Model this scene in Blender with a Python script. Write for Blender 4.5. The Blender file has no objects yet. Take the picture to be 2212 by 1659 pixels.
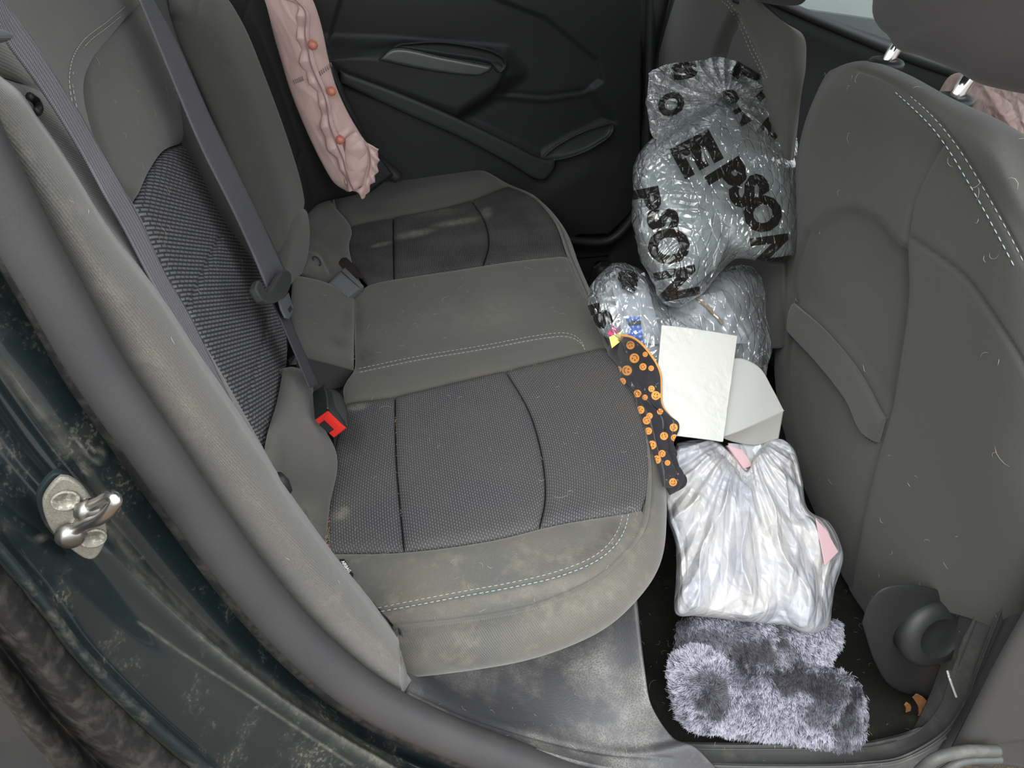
import bpy, bmesh, math, random
import numpy as np
from mathutils import Vector, noise as mnoise
rng = np.random.default_rng(7)
COL = bpy.context.scene.collection
# ------------------------------------------------------------------ camera
CC = np.array([.02, -.44, 1.055]); YAW, PIT, ROL, FPX = math.radians(17), math.radians(33.7), math.radians(10.5), 1780.0
def cam_axes():
    cy, sy, cp, sp = math.cos(YAW), math.sin(YAW), math.cos(PIT), math.sin(PIT)
    f = np.array([sy*cp, cy*cp, -sp]); r = np.array([cy, -sy, 0.0]); u = np.cross(r, f)
    cr, sr = math.cos(ROL), math.sin(ROL)
    return cr*r+sr*u, -sr*r+cr*u, f
AR, AU, AF = cam_axes()
def un(x, y, pl):
    """point of the place seen at photo position (x, y), lying on the real plane pl = (normal, offset)"""
    d = AF + AR*(x-1106)/FPX - AU*(y-829.5)/FPX
    n = np.array(pl[0], float); t = (pl[1]-n@CC)/(n@d)
    return CC + t*d
def proj(P):
    d = np.asarray(P)-CC; z = d@AF
    return np.stack([1106+FPX*(d@AR)/z, 829.5-FPX*(d@AU)/z], -1)
def X_(k): return ((1, 0, 0), k)
def Y_(k): return ((0, 1, 0), k)
def Z_(k): return ((0, 0, 1), k)
CU = ((-.2, 0, 1), .262)              # top of the rear cushion
BK = ((1, 0, .42), .1376)             # face of the rear backrest
FB = ((1, 0, .25), .925)              # rear face of the front passenger seat
DB = ((1, 0, .25), .95)              # rear face of the driver seat
PL = ((0, -.9, 1), -.13)              # slope of the heap in the footwell
def sh(pl, d): return (pl[0], pl[1]+d)
# ------------------------------------------------------------------ curves and grids
def cr(P, n):
    P = np.asarray(P, float)
    if len(P) == 2:
        t = np.linspace(0, 1, n)[:, None]; return P[0]*(1-t)+P[1]*t
    d = np.r_[0, np.cumsum(np.sqrt(np.linalg.norm(np.diff(P, axis=0), axis=1))+1e-9)]
    A = np.vstack([2*P[0]-P[1], P, 2*P[-1]-P[-2]])
    T = np.r_[d[0]-(d[1]-d[0]), d, d[-1]+(d[-1]-d[-2])]
    # dense then arclength
    m = max(n*4, 60); ts = np.linspace(d[0], d[-1], m); out = []
    for t in ts:
        i = min(max(np.searchsorted(d, t, 'right')-1, 0), len(P)-2)
        t0, t1, t2, t3 = T[i:i+4]; p0, p1, p2, p3 = A[i:i+4]
        a1 = (t1-t)/(t1-t0)*p0+(t-t0)/(t1-t0)*p1; a2 = (t2-t)/(t2-t1)*p1+(t-t1)/(t2-t1)*p2; a3 = (t3-t)/(t3-t2)*p2+(t-t2)/(t3-t2)*p3
        b1 = (t2-t)/(t2-t0)*a1+(t-t0)/(t2-t0)*a2; b2 = (t3-t)/(t3-t1)*a2+(t-t1)/(t3-t1)*a3
        out.append((t2-t)/(t2-t1)*b1+(t-t1)/(t2-t1)*b2)
    out = np.array(out); L = np.r_[0, np.cumsum(np.linalg.norm(np.diff(out, axis=0), axis=1))]
    s = np.linspace(0, L[-1], n)
    return np.stack([np.interp(s, L, out[:, k]) for k in range(out.shape[1])], 1)
def row(px, pl, n=None):
    if isinstance(pl, list): P = np.array([un(x, y, q) for (x, y), q in zip(px, pl)])
    else: P = np.array([un(x, y, pl) for x, y in px])
    return P if n is None else cr(P, n)
def loft(rows, nu, nv):
    R = np.array([cr(r, nu) for r in rows])
    return np.stack([cr(R[:, j], nv) for j in range(nu)], 1)      # (nv, nu, 3)
def loftu(rows, nu, nv):
    """loft keeping each row's own station along the surface (no arclength re-spacing across)"""
    R = np.array([cr(r, nu) for r in rows]); m = len(R); t = np.linspace(0, m-1, nv); G = np.zeros((nv, nu, 3))
    for a, s in enumerate(t):
        i = min(int(s), m-2); f = s-i
        p0 = R[max(i-1, 0)]; p1 = R[i]; p2 = R[i+1]; p3 = R[min(i+2, m-1)]
        G[a] = .5*((2*p1)+(-p0+p2)*f+(2*p0-5*p1+4*p2-p3)*f*f+(-p0+3*p1-3*p2+p3)*f**3)
    return G
def coons(top, right, bottom, left, nu, nv):
    T, B = cr(top, nu), cr(bottom, nu); L, R = cr(left, nv), cr(right, nv)
    u = np.linspace(0, 1, nu)[None, :, None]; v = np.linspace(0, 1, nv)[:, None, None]
    S = (1-v)*T[None]+v*B[None]+(1-u)*L[:, None]+u*R[:, None]
    c = (1-u)*(1-v)*(T[0]+L[0])/2+u*(1-v)*(T[-1]+R[0])/2+(1-u)*v*(B[0]+L[-1])/2+u*v*(B[-1]+R[-1])/2
    return S-c
def ruled(A, B, nu, nv):
    A, B = cr(A, nu), cr(B, nu); v = np.linspace(0, 1, nv)[:, None, None]; return A[None]*(1-v)+B[None]*v
def gnorm(G, toward=None):
    du = np.gradient(G, axis=1); dv = np.gradient(G, axis=0); n = np.cross(du, dv)
    n /= np.linalg.norm(n, axis=2, keepdims=True)+1e-12
    w = (CC-G) if toward is None else np.broadcast_to(np.array(toward, float), G.shape)
    if (n*w).sum(2).mean() < 0: n = -n
    return n
def edge_dist(G):
    du = np.linalg.norm(np.diff(G, axis=1), axis=2); dv = np.linalg.norm(np.diff(G, axis=0), axis=2)
    z1 = np.zeros((G.shape[0], 1)); z2 = np.zeros((1, G.shape[1]))
    cu = np.hstack([z1, np.cumsum(du, 1)]); cv = np.vstack([z2, np.cumsum(dv, 0)])
    return cv, cu[:, -1:]-cu, cv[-1:]-cv, cu                       # top, right, bottom, left
def puff(G, h, w, edges='TRBL'):
    t, r, b, l = edge_dist(G); f = np.ones(G.shape[:2])
    for k, d in zip('TRBL', (t, r, b, l)):
        if k in edges:
            q = 1-np.clip(d/w, 0, 1); f = f*np.sqrt(np.clip(1-q**2.2, 0, 1))
    return G+gnorm(G)*(h*f)[..., None]
def seg_dist(Q, line):
    Q = Q.reshape(-1, 2); best = np.full(len(Q), 1e9); line = np.asarray(line, float)
    for a, b in zip(line[:-1], line[1:]):
        ab = b-a; t = np.clip(((Q-a)@ab)/(ab@ab+1e-9), 0, 1); best = np.minimum(best, np.linalg.norm(Q-(a+t[:, None]*ab), axis=1))
    return best
def inside(Q, poly):
    Q = Q.reshape(-1, 2); poly = np.asarray(poly, float); c = np.zeros(len(Q), bool)
    for a, b in zip(poly, np.roll(poly, -1, 0)):
        m = ((a[1] > Q[:, 1]) != (b[1] > Q[:, 1]))
        xs = (b[0]-a[0])*(Q[:, 1]-a[1])/(b[1]-a[1]+1e-12)+a[0]
        c ^= m & (Q[:, 0] < xs)
    return c
def sdf(Q, poly):
    p = list(poly)+[poly[0]]; d = seg_dist(Q, p); return np.where(inside(Q, poly), d, -d)
def smooth(x): x = np.clip(x, 0, 1); return x*x*(3-2*x)
def groove(G, lines, w, depth):
    Q = proj(G); n = gnorm(G); D = np.zeros(G.shape[:2])
    for ln in lines:
        d = seg_dist(Q, cr(ln, 40) if len(ln) > 2 else ln).reshape(G.shape[:2]); D = np.maximum(D, np.exp(-(d/w)**2))
    return G-n*(D*depth)[..., None]
def relief(G, poly, h, soft, dirn=None, Q=None):
    d = sdf(proj(G) if Q is None else Q, poly).reshape(G.shape[:2]); return G+(gnorm(G) if dirn is None else np.array(dirn, float))*(h*smooth(d/soft*.5+.5))[..., None]
def tri(x): return np.abs(x % 1.0-.5)*2
def folds(P, seed, freq, k=4, aniso=None):
    """sharp crossing creases, as in crumpled film; about -1..1"""
    g = np.random.default_rng(seed); S = P.shape[:-1]; out = np.full(S, -9.0)
    W = P+.35/freq*np.stack([np.sin(P[..., 1]*freq*2.1+seed), np.sin(P[..., 2]*freq*1.7+1+seed), np.sin(P[..., 0]*freq*2.3+2+seed)], -1)
    for i in range(k):
        d = g.normal(size=3); d /= np.linalg.norm(d)
        if aniso is not None: a = np.array(aniso, float); d = d-a*(a@d)*.88; d /= np.linalg.norm(d)
        out = np.maximum(out, tri(W@d*freq*g.uniform(.6, 1.4)+g.uniform())*g.uniform(.6, 1))
    return out*2-1.2
def blur(A, n=1):
    for _ in range(n):
        B = np.pad(A, 1, mode='edge'); A = (B[1:-1, 1:-1]*2+B[:-2, 1:-1]+B[2:, 1:-1]+B[1:-1, :-2]+B[1:-1, 2:])/6
    return A
# ------------------------------------------------------------------ objects
WL = {}
def thing(name, label, cat, loc, group=None, kind=None):
    o = bpy.data.objects.new(name, None); COL.objects.link(o); o.empty_display_size = .05
    o.location = tuple(loc); WL[o.name] = np.array(loc, float); tag(o, label, cat, group, kind); return o
def tag(o, label=None, cat=None, group=None, kind=None):
    for k, v in (('label', label), ('category', cat), ('group', group), ('kind', kind)):
        if v: o[k] = v
    return o
def link(name, V, F, m, parent=None, uv=None, smooth_=True, attrs=None, mi=None, mats=None):
    V = np.asarray(V, float); loc = WL[parent.name] if parent is not None else V.mean(0)
    me = bpy.data.meshes.new(name); me.from_pydata((V-loc).tolist(), [], [tuple(int(i) for i in f) for f in F]); me.update()
    for mm in (mats or [m]): me.materials.append(mm)
    if mi is not None: me.polygons.foreach_set('material_index', mi)
    if smooth_: me.polygons.foreach_set('use_smooth', [True]*len(me.polygons))
    if uv is not None:
        ul = me.uv_layers.new(name='UVMap'); li = np.zeros(len(me.loops), int); me.loops.foreach_get('vertex_index', li)
        ul.data.foreach_set('uv', np.asarray(uv, float)[li].ravel())
    for k, a in (attrs or {}).items():
        a = np.asarray(a, float)
        if a.ndim == 1: me.attributes.new(k, 'FLOAT', 'POINT').data.foreach_set('value', a)
        else: me.attributes.new(k, 'FLOAT_VECTOR', 'POINT').data.foreach_set('vector', a.ravel())
    o = bpy.data.objects.new(name, me); COL.objects.link(o)
    if parent is not None: o.parent = parent
    else: o.location = tuple(loc)
    WL[o.name] = loc
    return o
def grid_faces(nv, nu, off=0, wrap=False):
    F = []
    for i in range(nv-1):
        for j in range(nu if wrap else nu-1):
            a = off+i*nu+j; b = off+i*nu+(j+1) % nu; F.append((a, b, b+nu, a+nu))
    return F
def grid_uv(G):
    t, r, b, l = edge_dist(G); return np.stack([l, t], -1).reshape(-1, 2)
def shell_data(G, thick):
    nv, nu = G.shape[:2]; n = gnorm(G); V = G.reshape(-1, 3); F = grid_faces(nv, nu); uv = grid_uv(G); N = nv*nu
    # orientation so normals face n
    a, b, d = G[nv//2, nu//2], G[nv//2, nu//2-1], G[nv//2-1, nu//2]
    if np.cross(G[nv//2, nu//2]-b, G[nv//2, nu//2]-d)@n[nv//2, nu//2] > 0: F = [f for f in F]
    else: F = [f[::-1] for f in F]
    if thick:
        B = (G-n*thick).reshape(-1, 3); V = np.vstack([V, B]); uv = np.vstack([uv, uv])
        F = F+[tuple(i+N for i in f[::-1]) for f in F]
        ring = [j for j in range(nu)]+[i*nu+nu-1 for i in range(1, nv)]+[(nv-1)*nu+j for j in range(nu-2, -1, -1)]+[i*nu for i in range(nv-2, 0, -1)]
        for p, q in zip(ring, ring[1:]+ring[:1]): F.append((p, q, q+N, p+N))
    return V, F, uv
def blot(G, spots):
    Q = proj(G); o = np.zeros(G.shape[:2])
    for x, y, rx, ry, an, a in spots:
        c, s = math.cos(an), math.sin(an); dx, dy = Q[..., 0]-x, Q[..., 1]-y; u, v = (dx*c+dy*s)/rx, (-dx*s+dy*c)/ry
        o = np.maximum(o, a*smooth(1.25-np.sqrt(u*u+v*v)))
    return o
def shell(name, G, m, parent=None, thick=.006, attrs=None, uvdir=None):
    Gs = G if isinstance(G, list) else [G]; VV, FF, UU = [], [], []; off = 0; AA = {k: [] for k in (attrs or {})}
    for q, g in enumerate(Gs):
        V, F, uv = shell_data(g, thick); VV.append(V); FF += [tuple(i+off for i in f) for f in F]; UU.append(uv+q*.37); off += len(V)
        for k in AA:
            a = attrs[k] if not isinstance(G, list) else attrs[k][q]
            a = a.reshape(g.shape[0]*g.shape[1], -1); a = np.vstack([a, a]) if thick else a
            AA[k].append(a if a.shape[1] > 1 else a[:, 0])
    UV_ = np.vstack(UU) if uvdir is None else np.stack([np.vstack(VV)@uvdir[0], np.vstack(VV)@uvdir[1]], 1)
    o = link(name, np.vstack(VV), FF, m, parent, UV_, attrs={k: np.concatenate(v) for k, v in AA.items()})
    return o
def star_grid(outline, center, pl, nr=60, nt=200, hf=.05, hb=.05, p=2.0, smooth_outline=True):
    O = row(outline, pl) if not isinstance(outline, np.ndarray) else outline
    O = cr(np.vstack([O, O[:1]]), nt+1)[:-1] if smooth_outline else O
    c = un(center[0], center[1], pl) if len(center) == 2 else np.array(center, float)
    return O, c
def star(name, outline, center, pl, m, parent=None, nr=60, nt=220, hf=.05, hb=.05, p=2.0, disp=None, attrs_fn=None, rimjag=0):
    """closed inflated body: front swells toward the viewer side, back away from it"""
    O, c = star_grid(outline, center, pl, nr, nt); nt = len(O)
    d = CC-c; d /= np.linalg.norm(d); V = []; S = []
    s = np.sin(np.linspace(0, math.pi/2, nr+1))[1:]
    for side, h in ((1, hf), (-1, hb)):
        for k in (range(nr-1, -1, -1) if side == 1 else range(nr-1)):
            pass
    rings = []
    for a in s: rings.append(c+a*(O-c)+d*hf*(1-a**p)**.5 if a < 1 else O.copy())
    front = rings[::-1]                       # rim first -> centre
    back = [c+a*(O-c)-d*hb*(1-a**p)**.5 for a in s[:-1][::-1]]
    allr = back[::-1][:: 1]                   # centre -> rim (back)
    seq = allr+front                          # centre back .. rim .. centre front
    G = np.array(seq); side = np.r_[-np.ones(len(allr)), np.ones(len(front))]
    rad = np.r_[s[:-1], s[::-1]]
    if disp is not None: G = disp(G, d, side[:, None]*np.ones((1, nt)), rad[:, None]*np.ones((1, nt)))
    nvv = len(G); V = np.vstack([G.reshape(-1, 3), G[0].mean(0), G[-1].mean(0)]); F = grid_faces(nvv, nt, 0, True)
    for j in range(nt):
        F.append((nvv*nt, (j+1) % nt, j)); F.append((nvv*nt+1, (nvv-1)*nt+j, (nvv-1)*nt+(j+1) % nt))
    uv = np.stack([(V-c)@np.cross(d, [0, 0, 1.0]), (V-c)@np.cross(np.cross(d, [0, 0, 1.0]), d)], 1)
    at = attrs_fn(V, proj(V)) if attrs_fn else None
    o = link(name, V, F, m, parent, uv, attrs=at)
    fixn(o)
    return o, G
def fixn(o):
    bm = bmesh.new(); bm.from_mesh(o.data); bmesh.ops.recalc_face_normals(bm, faces=bm.faces); bm.to_mesh(o.data); bm.free()
def tube_data(P, r, k=10, cap=True):
    P = np.asarray(P, float); n = len(P); t = np.gradient(P, axis=0); t /= np.linalg.norm(t, axis=1, keepdims=True)+1e-12
    r = np.broadcast_to(np.asarray(r, float), (n,)); a = np.array([0, 0, 1.0])
    if abs(t[0]@a) > .9: a = np.array([1.0, 0, 0])
    nn = np.cross(t[0], a); nn /= np.linalg.norm(nn); V = []
    for i in range(n):
        nn = nn-t[i]*(nn@t[i]); nn /= np.linalg.norm(nn)+1e-12; b = np.cross(t[i], nn)
        for j in range(k):
            q = 2*math.pi*j/k; V.append(P[i]+r[i]*(math.cos(q)*nn+math.sin(q)*b))
    F = grid_faces(n, k, 0, True)
    if cap: F.append(tuple(range(k))[::-1]); F.append(tuple((n-1)*k+j for j in range(k)))
    return np.array(V), F
def join(parts):
    VV, FF, off = [], [], 0
    for V, F in parts: VV.append(V); FF += [tuple(i+off for i in f) for f in F]; off += len(V)
    return np.vstack(VV), FF
def tube(name, P, r, m, parent=None, k=10, n=None, **kw):
    if n: P = cr(P, n)
    V, F = tube_data(P, r, k); L = np.r_[0, np.cumsum(np.linalg.norm(np.diff(P, axis=0), axis=1))]
    uv = np.stack([np.tile(np.arange(k)/k*.05, len(P)), np.repeat(L, k)], 1)
    return link(name, V, F, m, parent, uv, **kw)
def dashes(P, r, dash, gap, lift=None):
    P = cr(P, 400); L = np.r_[0, np.cumsum(np.linalg.norm(np.diff(P, axis=0), axis=1))]; s = 0; out = []
    while s+dash < L[-1]:
        q = np.linspace(s, s+dash, 4); Q = np.stack([np.interp(q, L, P[:, k]) for k in range(3)], 1)
        if lift is not None: Q = Q+lift*np.array([0, 1, 1, 0])[:, None]*r*.6
        out.append(tube_data(Q, np.array([.5, 1, 1, .5])*r, 5)); s += dash+gap
    return out
def onsurf(G, pts, lift=.0015, n=60):
    """curve given at photo positions, laid on the nearest points of surface grid G"""
    Gs = G if isinstance(G, list) else [G]
    V = np.vstack([g.reshape(-1, 3) for g in Gs]); N = np.vstack([gnorm(g).reshape(-1, 3) for g in Gs]); Q = proj(V)
    out = []
    for p in cr(np.array(pts, float), n):
        d = np.linalg.norm(Q-p, axis=1); i = np.argmin(d); P = un(p[0], p[1], (N[i], N[i]@V[i])) if abs(N[i]@((CC-V[i])/np.linalg.norm(CC-V[i]))) > .12 else V[i]
        if np.linalg.norm(P-V[i]) > .03: P = V[i]
        out.append(P+N[i]*lift)
    out = np.array(out)
    for _ in range(2): out[1:-1] = (out[:-2]+out[1:-1]*2+out[2:])/4
    return out
def hexa(name, b4, t4, m, parent=None, bev=.003, seg=3, smooth_=True, **kw):
    bm = bmesh.new(); vs = [bm.verts.new(tuple(p)) for p in list(b4)+list(t4)]
    for f in ((0, 1, 2, 3), (7, 6, 5, 4), (0, 4, 5, 1), (1, 5, 6, 2), (2, 6, 7, 3), (3, 7, 4, 0)): bm.faces.new([vs[i] for i in f])
    bmesh.ops.recalc_face_normals(bm, faces=bm.faces)
    if bev: bmesh.ops.bevel(bm, geom=bm.edges[:], offset=bev, segments=seg, profile=.5, affect='EDGES', clamp_overlap=True)
    V = np.array([v.co[:] for v in bm.verts]); F = [[v.index for v in f.verts] for f in bm.faces]
    bm.verts.index_update(); F = [[v.index for v in f.verts] for f in bm.faces]; bm.free()
    return link(name, V, F, m, parent, smooth_=smooth_, **kw)
def box(name, c, size, m, parent=None, ax=None, bev=.003, **kw):
    ax = np.eye(3) if ax is None else np.array(ax, float); c = np.array(c, float); s = np.array(size)/2
    q = lambda x, y, z: c+ax[0]*x*s[0]+ax[1]*y*s[1]+ax[2]*z*s[2]
    return hexa(name, [q(-1, -1, -1), q(1, -1, -1), q(1, 1, -1), q(-1, 1, -1)], [q(-1, -1, 1), q(1, -1, 1), q(1, 1, 1), q(-1, 1, 1)], m, parent, bev, **kw)
def prism_poly(name, pts3, nrm, thick, m, parent=None, bev=.001, **kw):
    """flat plate: outline extruded along -nrm"""
    bm = bmesh.new(); nrm = np.array(nrm, float); nrm /= np.linalg.norm(nrm)
    top = [bm.verts.new(tuple(p)) for p in pts3]; bot = [bm.verts.new(tuple(np.array(p)-nrm*thick)) for p in pts3]
    bm.faces.new(top); bm.faces.new(bot[::-1]); k = len(top)
    for i in range(k): bm.faces.new((top[i], bot[i], bot[(i+1) % k], top[(i+1) % k]))
    bmesh.ops.recalc_face_normals(bm, faces=bm.faces)
    if bev:
        eds = [e for e in bm.edges if len([f for f in e.link_faces if len(f.verts) > 4]) == 1 or k <= 6]
        bmesh.ops.bevel(bm, geom=eds, offset=bev, segments=2, profile=.5, affect='EDGES', clamp_overlap=True)
    bm.verts.index_update(); V = np.array([v.co[:] for v in bm.verts]); F = [[v.index for v in f.verts] for f in bm.faces]; bm.free()
    return link(name, V, F, m, parent, smooth_=False, **kw)
def lathe(name, prof, c, axis, m, parent=None, k=48, **kw):
    c = np.array(c, float); a = np.array(axis, float); a /= np.linalg.norm(a); e = np.cross(a, [0, 0, 1.0])
    if np.linalg.norm(e) < .1: e = np.cross(a, [1.0, 0, 0])
    e /= np.linalg.norm(e); b = np.cross(a, e); V = []
    for r_, h in prof:
        for j in range(k): q = 2*math.pi*j/k; V.append(c+a*h+r_*(math.cos(q)*e+math.sin(q)*b))
    F = grid_faces(len(prof), k, 0, True); F.append(tuple(range(k))[::-1]); F.append(tuple((len(prof)-1)*k+j for j in range(k)))
    o = link(name, np.array(V), F, m, parent, **kw); fixn(o); return o
# ------------------------------------------------------------------ materials
MATS = {}
class NT:
    def __init__(s, name):
        s.m = bpy.data.materials.new(name); s.m.use_nodes = True; s.t = s.m.node_tree; s.t.nodes.clear()
        s.out = s.t.nodes.new('ShaderNodeOutputMaterial')
    def n(s, typ, **kw):
        o = s.t.nodes.new(typ)
        for k, v in kw.items():
            if k in ('inp',):
                for a, b in v.items():
                    if isinstance(b, bpy.types.NodeSocket): s.t.links.new(b, o.inputs[a])
                    else: o.inputs[a].default_value = b
            else: setattr(o, k, v)
        return o
    def l(s, a, b): s.t.links.new(a, b)
def c4(c): return (c[0], c[1], c[2], 1)
def mixc(N, fac, a, b, blend='MIX'):
    x = N.n('ShaderNodeMix', data_type='RGBA', blend_type=blend)
    for k, v in ((0, fac), (6, a), (7, b)):
        if isinstance(v, bpy.types.NodeSocket): N.l(v, x.inputs[k])
        else: x.inputs[k].default_value = c4(v) if k else v
    return x.outputs[2]
def ramp(N, src, a, b, va=0.0, vb=1.0):
    x = N.n('ShaderNodeMapRange', inp={0: src, 1: a, 2: b, 3: va, 4: vb}); x.clamp = True; return x.outputs[0]
def mat(name, col, rough=.6, spec=.3, var=None, vscale=6, vamt=.5, fine=0, fscale=900, bump=0, bscale=1500, metal=0, coat=0, sheen=0,
        dirt=None, dscale=12, dlo=.55, dhi=.75, damt=.6, tex=None, bdist=.0004, detail=4, stains=False):
    N = NT(name); tc = N.n('ShaderNodeTexCoord'); co = tc.outputs['Object']
    base = None
    if tex: base, bh, bst, bd = tex(N, tc)
    if base is None: base = c4(col)
    if var is not None:
        nz = N.n('ShaderNodeTexNoise', inp={'Vector': co, 'Scale': vscale, 'Detail': detail}); f = ramp(N, nz.outputs[0], .35, .65, 0, vamt)
        base = mixc(N, f, base if not isinstance(base, tuple) else base[:3], var)
    if dirt is not None:
        nz = N.n('ShaderNodeTexNoise', inp={'Vector': co, 'Scale': dscale, 'Detail': 8, 'Roughness': .65}); f = ramp(N, nz.outputs[0], dlo, dhi, 0, damt)
        base = mixc(N, f, base if not isinstance(base, tuple) else base[:3], dirt)
    if stains:
        for an, cc_ in (('stain', (.028, .026, .022)), ('pale', (.34, .32, .26))):
            at = N.n('ShaderNodeAttribute', attribute_name=an); nz = N.n('ShaderNodeTexNoise', inp={'Vector': co, 'Scale': 70, 'Detail': 6, 'Roughness': .6})
            f = N.n('ShaderNodeMath', operation='MULTIPLY', inp={0: at.outputs['Fac'], 1: ramp(N, nz.outputs[0], .3, .6, .25, 1)}).outputs[0]
            base = mixc(N, f, base if not isinstance(base, tuple) else base[:3], cc_)
    if fine:
        nz = N.n('ShaderNodeTexNoise', inp={'Vector': co, 'Scale': fscale, 'Detail': 2}); f = ramp(N, nz.outputs[0], .3, .7, 1-fine, 1+fine)
        v = N.n('ShaderNodeVectorMath', operation='SCALE')
        if isinstance(base, tuple): v.inputs[0].default_value = base[:3]
        else: N.l(base, v.inputs[0])
        N.l(f, v.inputs[3]); base = v.outputs[0]
    b = N.n('ShaderNodeBsdfPrincipled', inp={'Roughness': rough, 'Specular IOR Level': spec, 'Metallic': metal, 'Coat Weight': coat, 'Sheen Weight': sheen})
    if isinstance(base, tuple): b.inputs['Base Color'].default_value = c4(base)
    else: N.l(base, b.inputs['Base Color'])
    nrm = None
    if tex and bh is not None:
        bp = N.n('ShaderNodeBump', inp={'Height': bh, 'Strength': bst, 'Distance': bd}); nrm = bp.outputs[0]
    if bump:
        nz = N.n('ShaderNodeTexNoise', inp={'Vector': co, 'Scale': bscale, 'Detail': 3})
        bp = N.n('ShaderNodeBump', inp={'Height': nz.outputs[0], 'Strength': bump, 'Distance': bdist})
        if nrm is not None: N.l(nrm, bp.inputs['Normal'])
        nrm = bp.outputs[0]
    if nrm is not None: N.l(nrm, b.inputs['Normal'])
    N.l(b.outputs[0], N.out.inputs[0]); return N.m
def ribtex(dark, light, rowh, bw, rot=0, mort=.3, st=.8, bd=.0008):
    def f(N, tc):
        mp = N.n('ShaderNodeMapping', inp={'Vector': tc.outputs['UV'], 'Rotation': (0, 0, rot)})
        br = N.n('ShaderNodeTexBrick', inp={'Vector': mp.outputs[0], 'Color1': c4(light), 'Color2': c4(tuple(x*.85 for x in light)), 'Mortar': c4(dark), 'Scale': 1.0,
                 'Mortar Size': rowh*mort, 'Mortar Smooth': .6, 'Brick Width': bw, 'Row Height': rowh})
        br.offset = .5
        return br.outputs[0], N.n('ShaderNodeMath', operation='SUBTRACT', inp={0: 1.0, 1: br.outputs[1]}).outputs[0], st, bd
    return f
def twill(col, per=.0016, amt=.25, ang=.8, st=.4):
    def f(N, tc):
        mp = N.n('ShaderNodeMapping', inp={'Vector': tc.outputs['UV'], 'Rotation': (0, 0, ang)})
        w = N.n('ShaderNodeTexWave', inp={'Vector': mp.outputs[0], 'Scale': .314/per, 'Distortion': .35, 'Detail': 1, 'Detail Scale': 1.0})
        c = mixc(N, w.outputs[1], tuple(x*(1-amt) for x in col), tuple(min(1, x*(1+amt)) for x in col))
        return c, w.outputs[1], st, .0004
    return f
# ------------------------------------------------------------------ material set
_a, _b, _c = un(400, 600, BK), un(500, 600, BK), un(400, 609, BK); RD = (_b-_a)/np.linalg.norm(_b-_a); RPU = np.linalg.norm(_b-_a)*.105
RP = (_c-_a)-RD*((_c-_a)@RD); RPV = np.linalg.norm(RP); RP = RP/RPV
GREY = (.084, .085, .077); GREYL = (.125, .122, .108); DUST = (.20, .19, .16)
M_fab = mat('grey velour fabric', GREY, .92, .15, var=(.105, .10, .082), vscale=9, vamt=.55, fine=.16, fscale=1400, bump=.35, bscale=1800, sheen=.25, dirt=(.055, .052, .045), dscale=22, dlo=.62, dhi=.75, damt=.5, stains=True)
M_fabw = mat('worn grey twill fabric', GREYL, .92, .15, var=(.145, .134, .108), vscale=9, vamt=.5, fine=.2, fscale=1500, sheen=.3, dirt=(.28, .25, .185), dscale=38, dlo=.52, dhi=.8, damt=.42, tex=twill((.098, .098, .090), .0021, .22, .75), stains=True)
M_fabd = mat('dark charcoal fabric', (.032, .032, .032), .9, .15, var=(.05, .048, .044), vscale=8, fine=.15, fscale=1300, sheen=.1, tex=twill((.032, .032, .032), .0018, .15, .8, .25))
M_fabm = mat('charcoal seat back fabric', (.066, .066, .061), .9, .15, var=(.08, .078, .07), vscale=7, fine=.12, fscale=1300, sheen=.15, tex=twill((.068, .068, .063), .0019, .10, .8, .25))
M_mesh = mat('ribbed mesh fabric', (.1, .1, .1), .85, .2, var=(.13, .115, .09), vscale=12, vamt=.22, tex=ribtex((.058, .058, .062), (.16, .162, .168), .0034, .0060, math.pi/2, .36, 1, .0009), stains=True)
M_meshf = mat('fine ribbed mesh fabric', (.1, .1, .1), .85, .2, var=(.15, .14, .12), vscale=14, vamt=.25, tex=ribtex((.03, .03, .032), (.115, .115, .12), .0034, .0046, math.pi/2, .34, .9, .0009), stains=True)
M_meshb = mat('coarse ribbed mesh fabric', (.1, .1, .1), .85, .2, tex=ribtex((.045, .046, .05), (.175, .177, .183), RPV, RPU*.72, 0, .26, .9, .0012))
M_bol = mat('dusty bolster fabric', (.10, .098, .09), .95, .1, var=(.128, .12, .10), vscale=10, vamt=.6, fine=.25, fscale=1100, sheen=.4, dirt=(.24, .22, .18), dscale=30, dlo=.55, dhi=.8, damt=.4, tex=twill((.10, .098, .09), .0026, .2, 1.35, .45))
M_thr = mat('pale stitching thread', (.36, .37, .34), .8, .2)
M_thrb = mat('pale blue stitching thread', (.36, .45, .48), .8, .2)
M_plas = mat('dark grained plastic', (.022, .023, .024), .5, .4, fine=.1, fscale=900, bump=.4, bscale=900, bdist=.0003)
M_plasd = mat('black door plastic', (.026, .027, .028), .5, .4, bump=.3, bscale=1100, bdist=.0002, var=(.031, .032, .033), vscale=5)
M_plasg = mat('grey door fabric insert', (.017, .018, .020), .85, .2, fine=.15, fscale=1500)
M_armr = mat('satin charcoal door trim', (.040, .042, .042), .45, .4, bump=.2, bscale=1100, bdist=.0002)
M_sat = mat('satin grey metal trim', (.12, .13, .125), .35, .5, metal=.6)
def leathertex(N, tc):
    v = N.n('ShaderNodeTexVoronoi', inp={'Vector': tc.outputs['Object'], 'Scale': 420}); v.feature = 'F1'
    nz = N.n('ShaderNodeTexNoise', inp={'Vector': tc.outputs['Object'], 'Scale': 9, 'Detail': 8, 'Roughness': .6})
    f = N.n('ShaderNodeMath', operation='MULTIPLY', inp={0: ramp(N, nz.outputs[0], .45, .68), 1: ramp(N, v.outputs[0], .25, .6, .25, 1)}).outputs[0]
    return mixc(N, f, (.075, .076, .08), (.25, .245, .225)), v.outputs[0], .5, .0006
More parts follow.
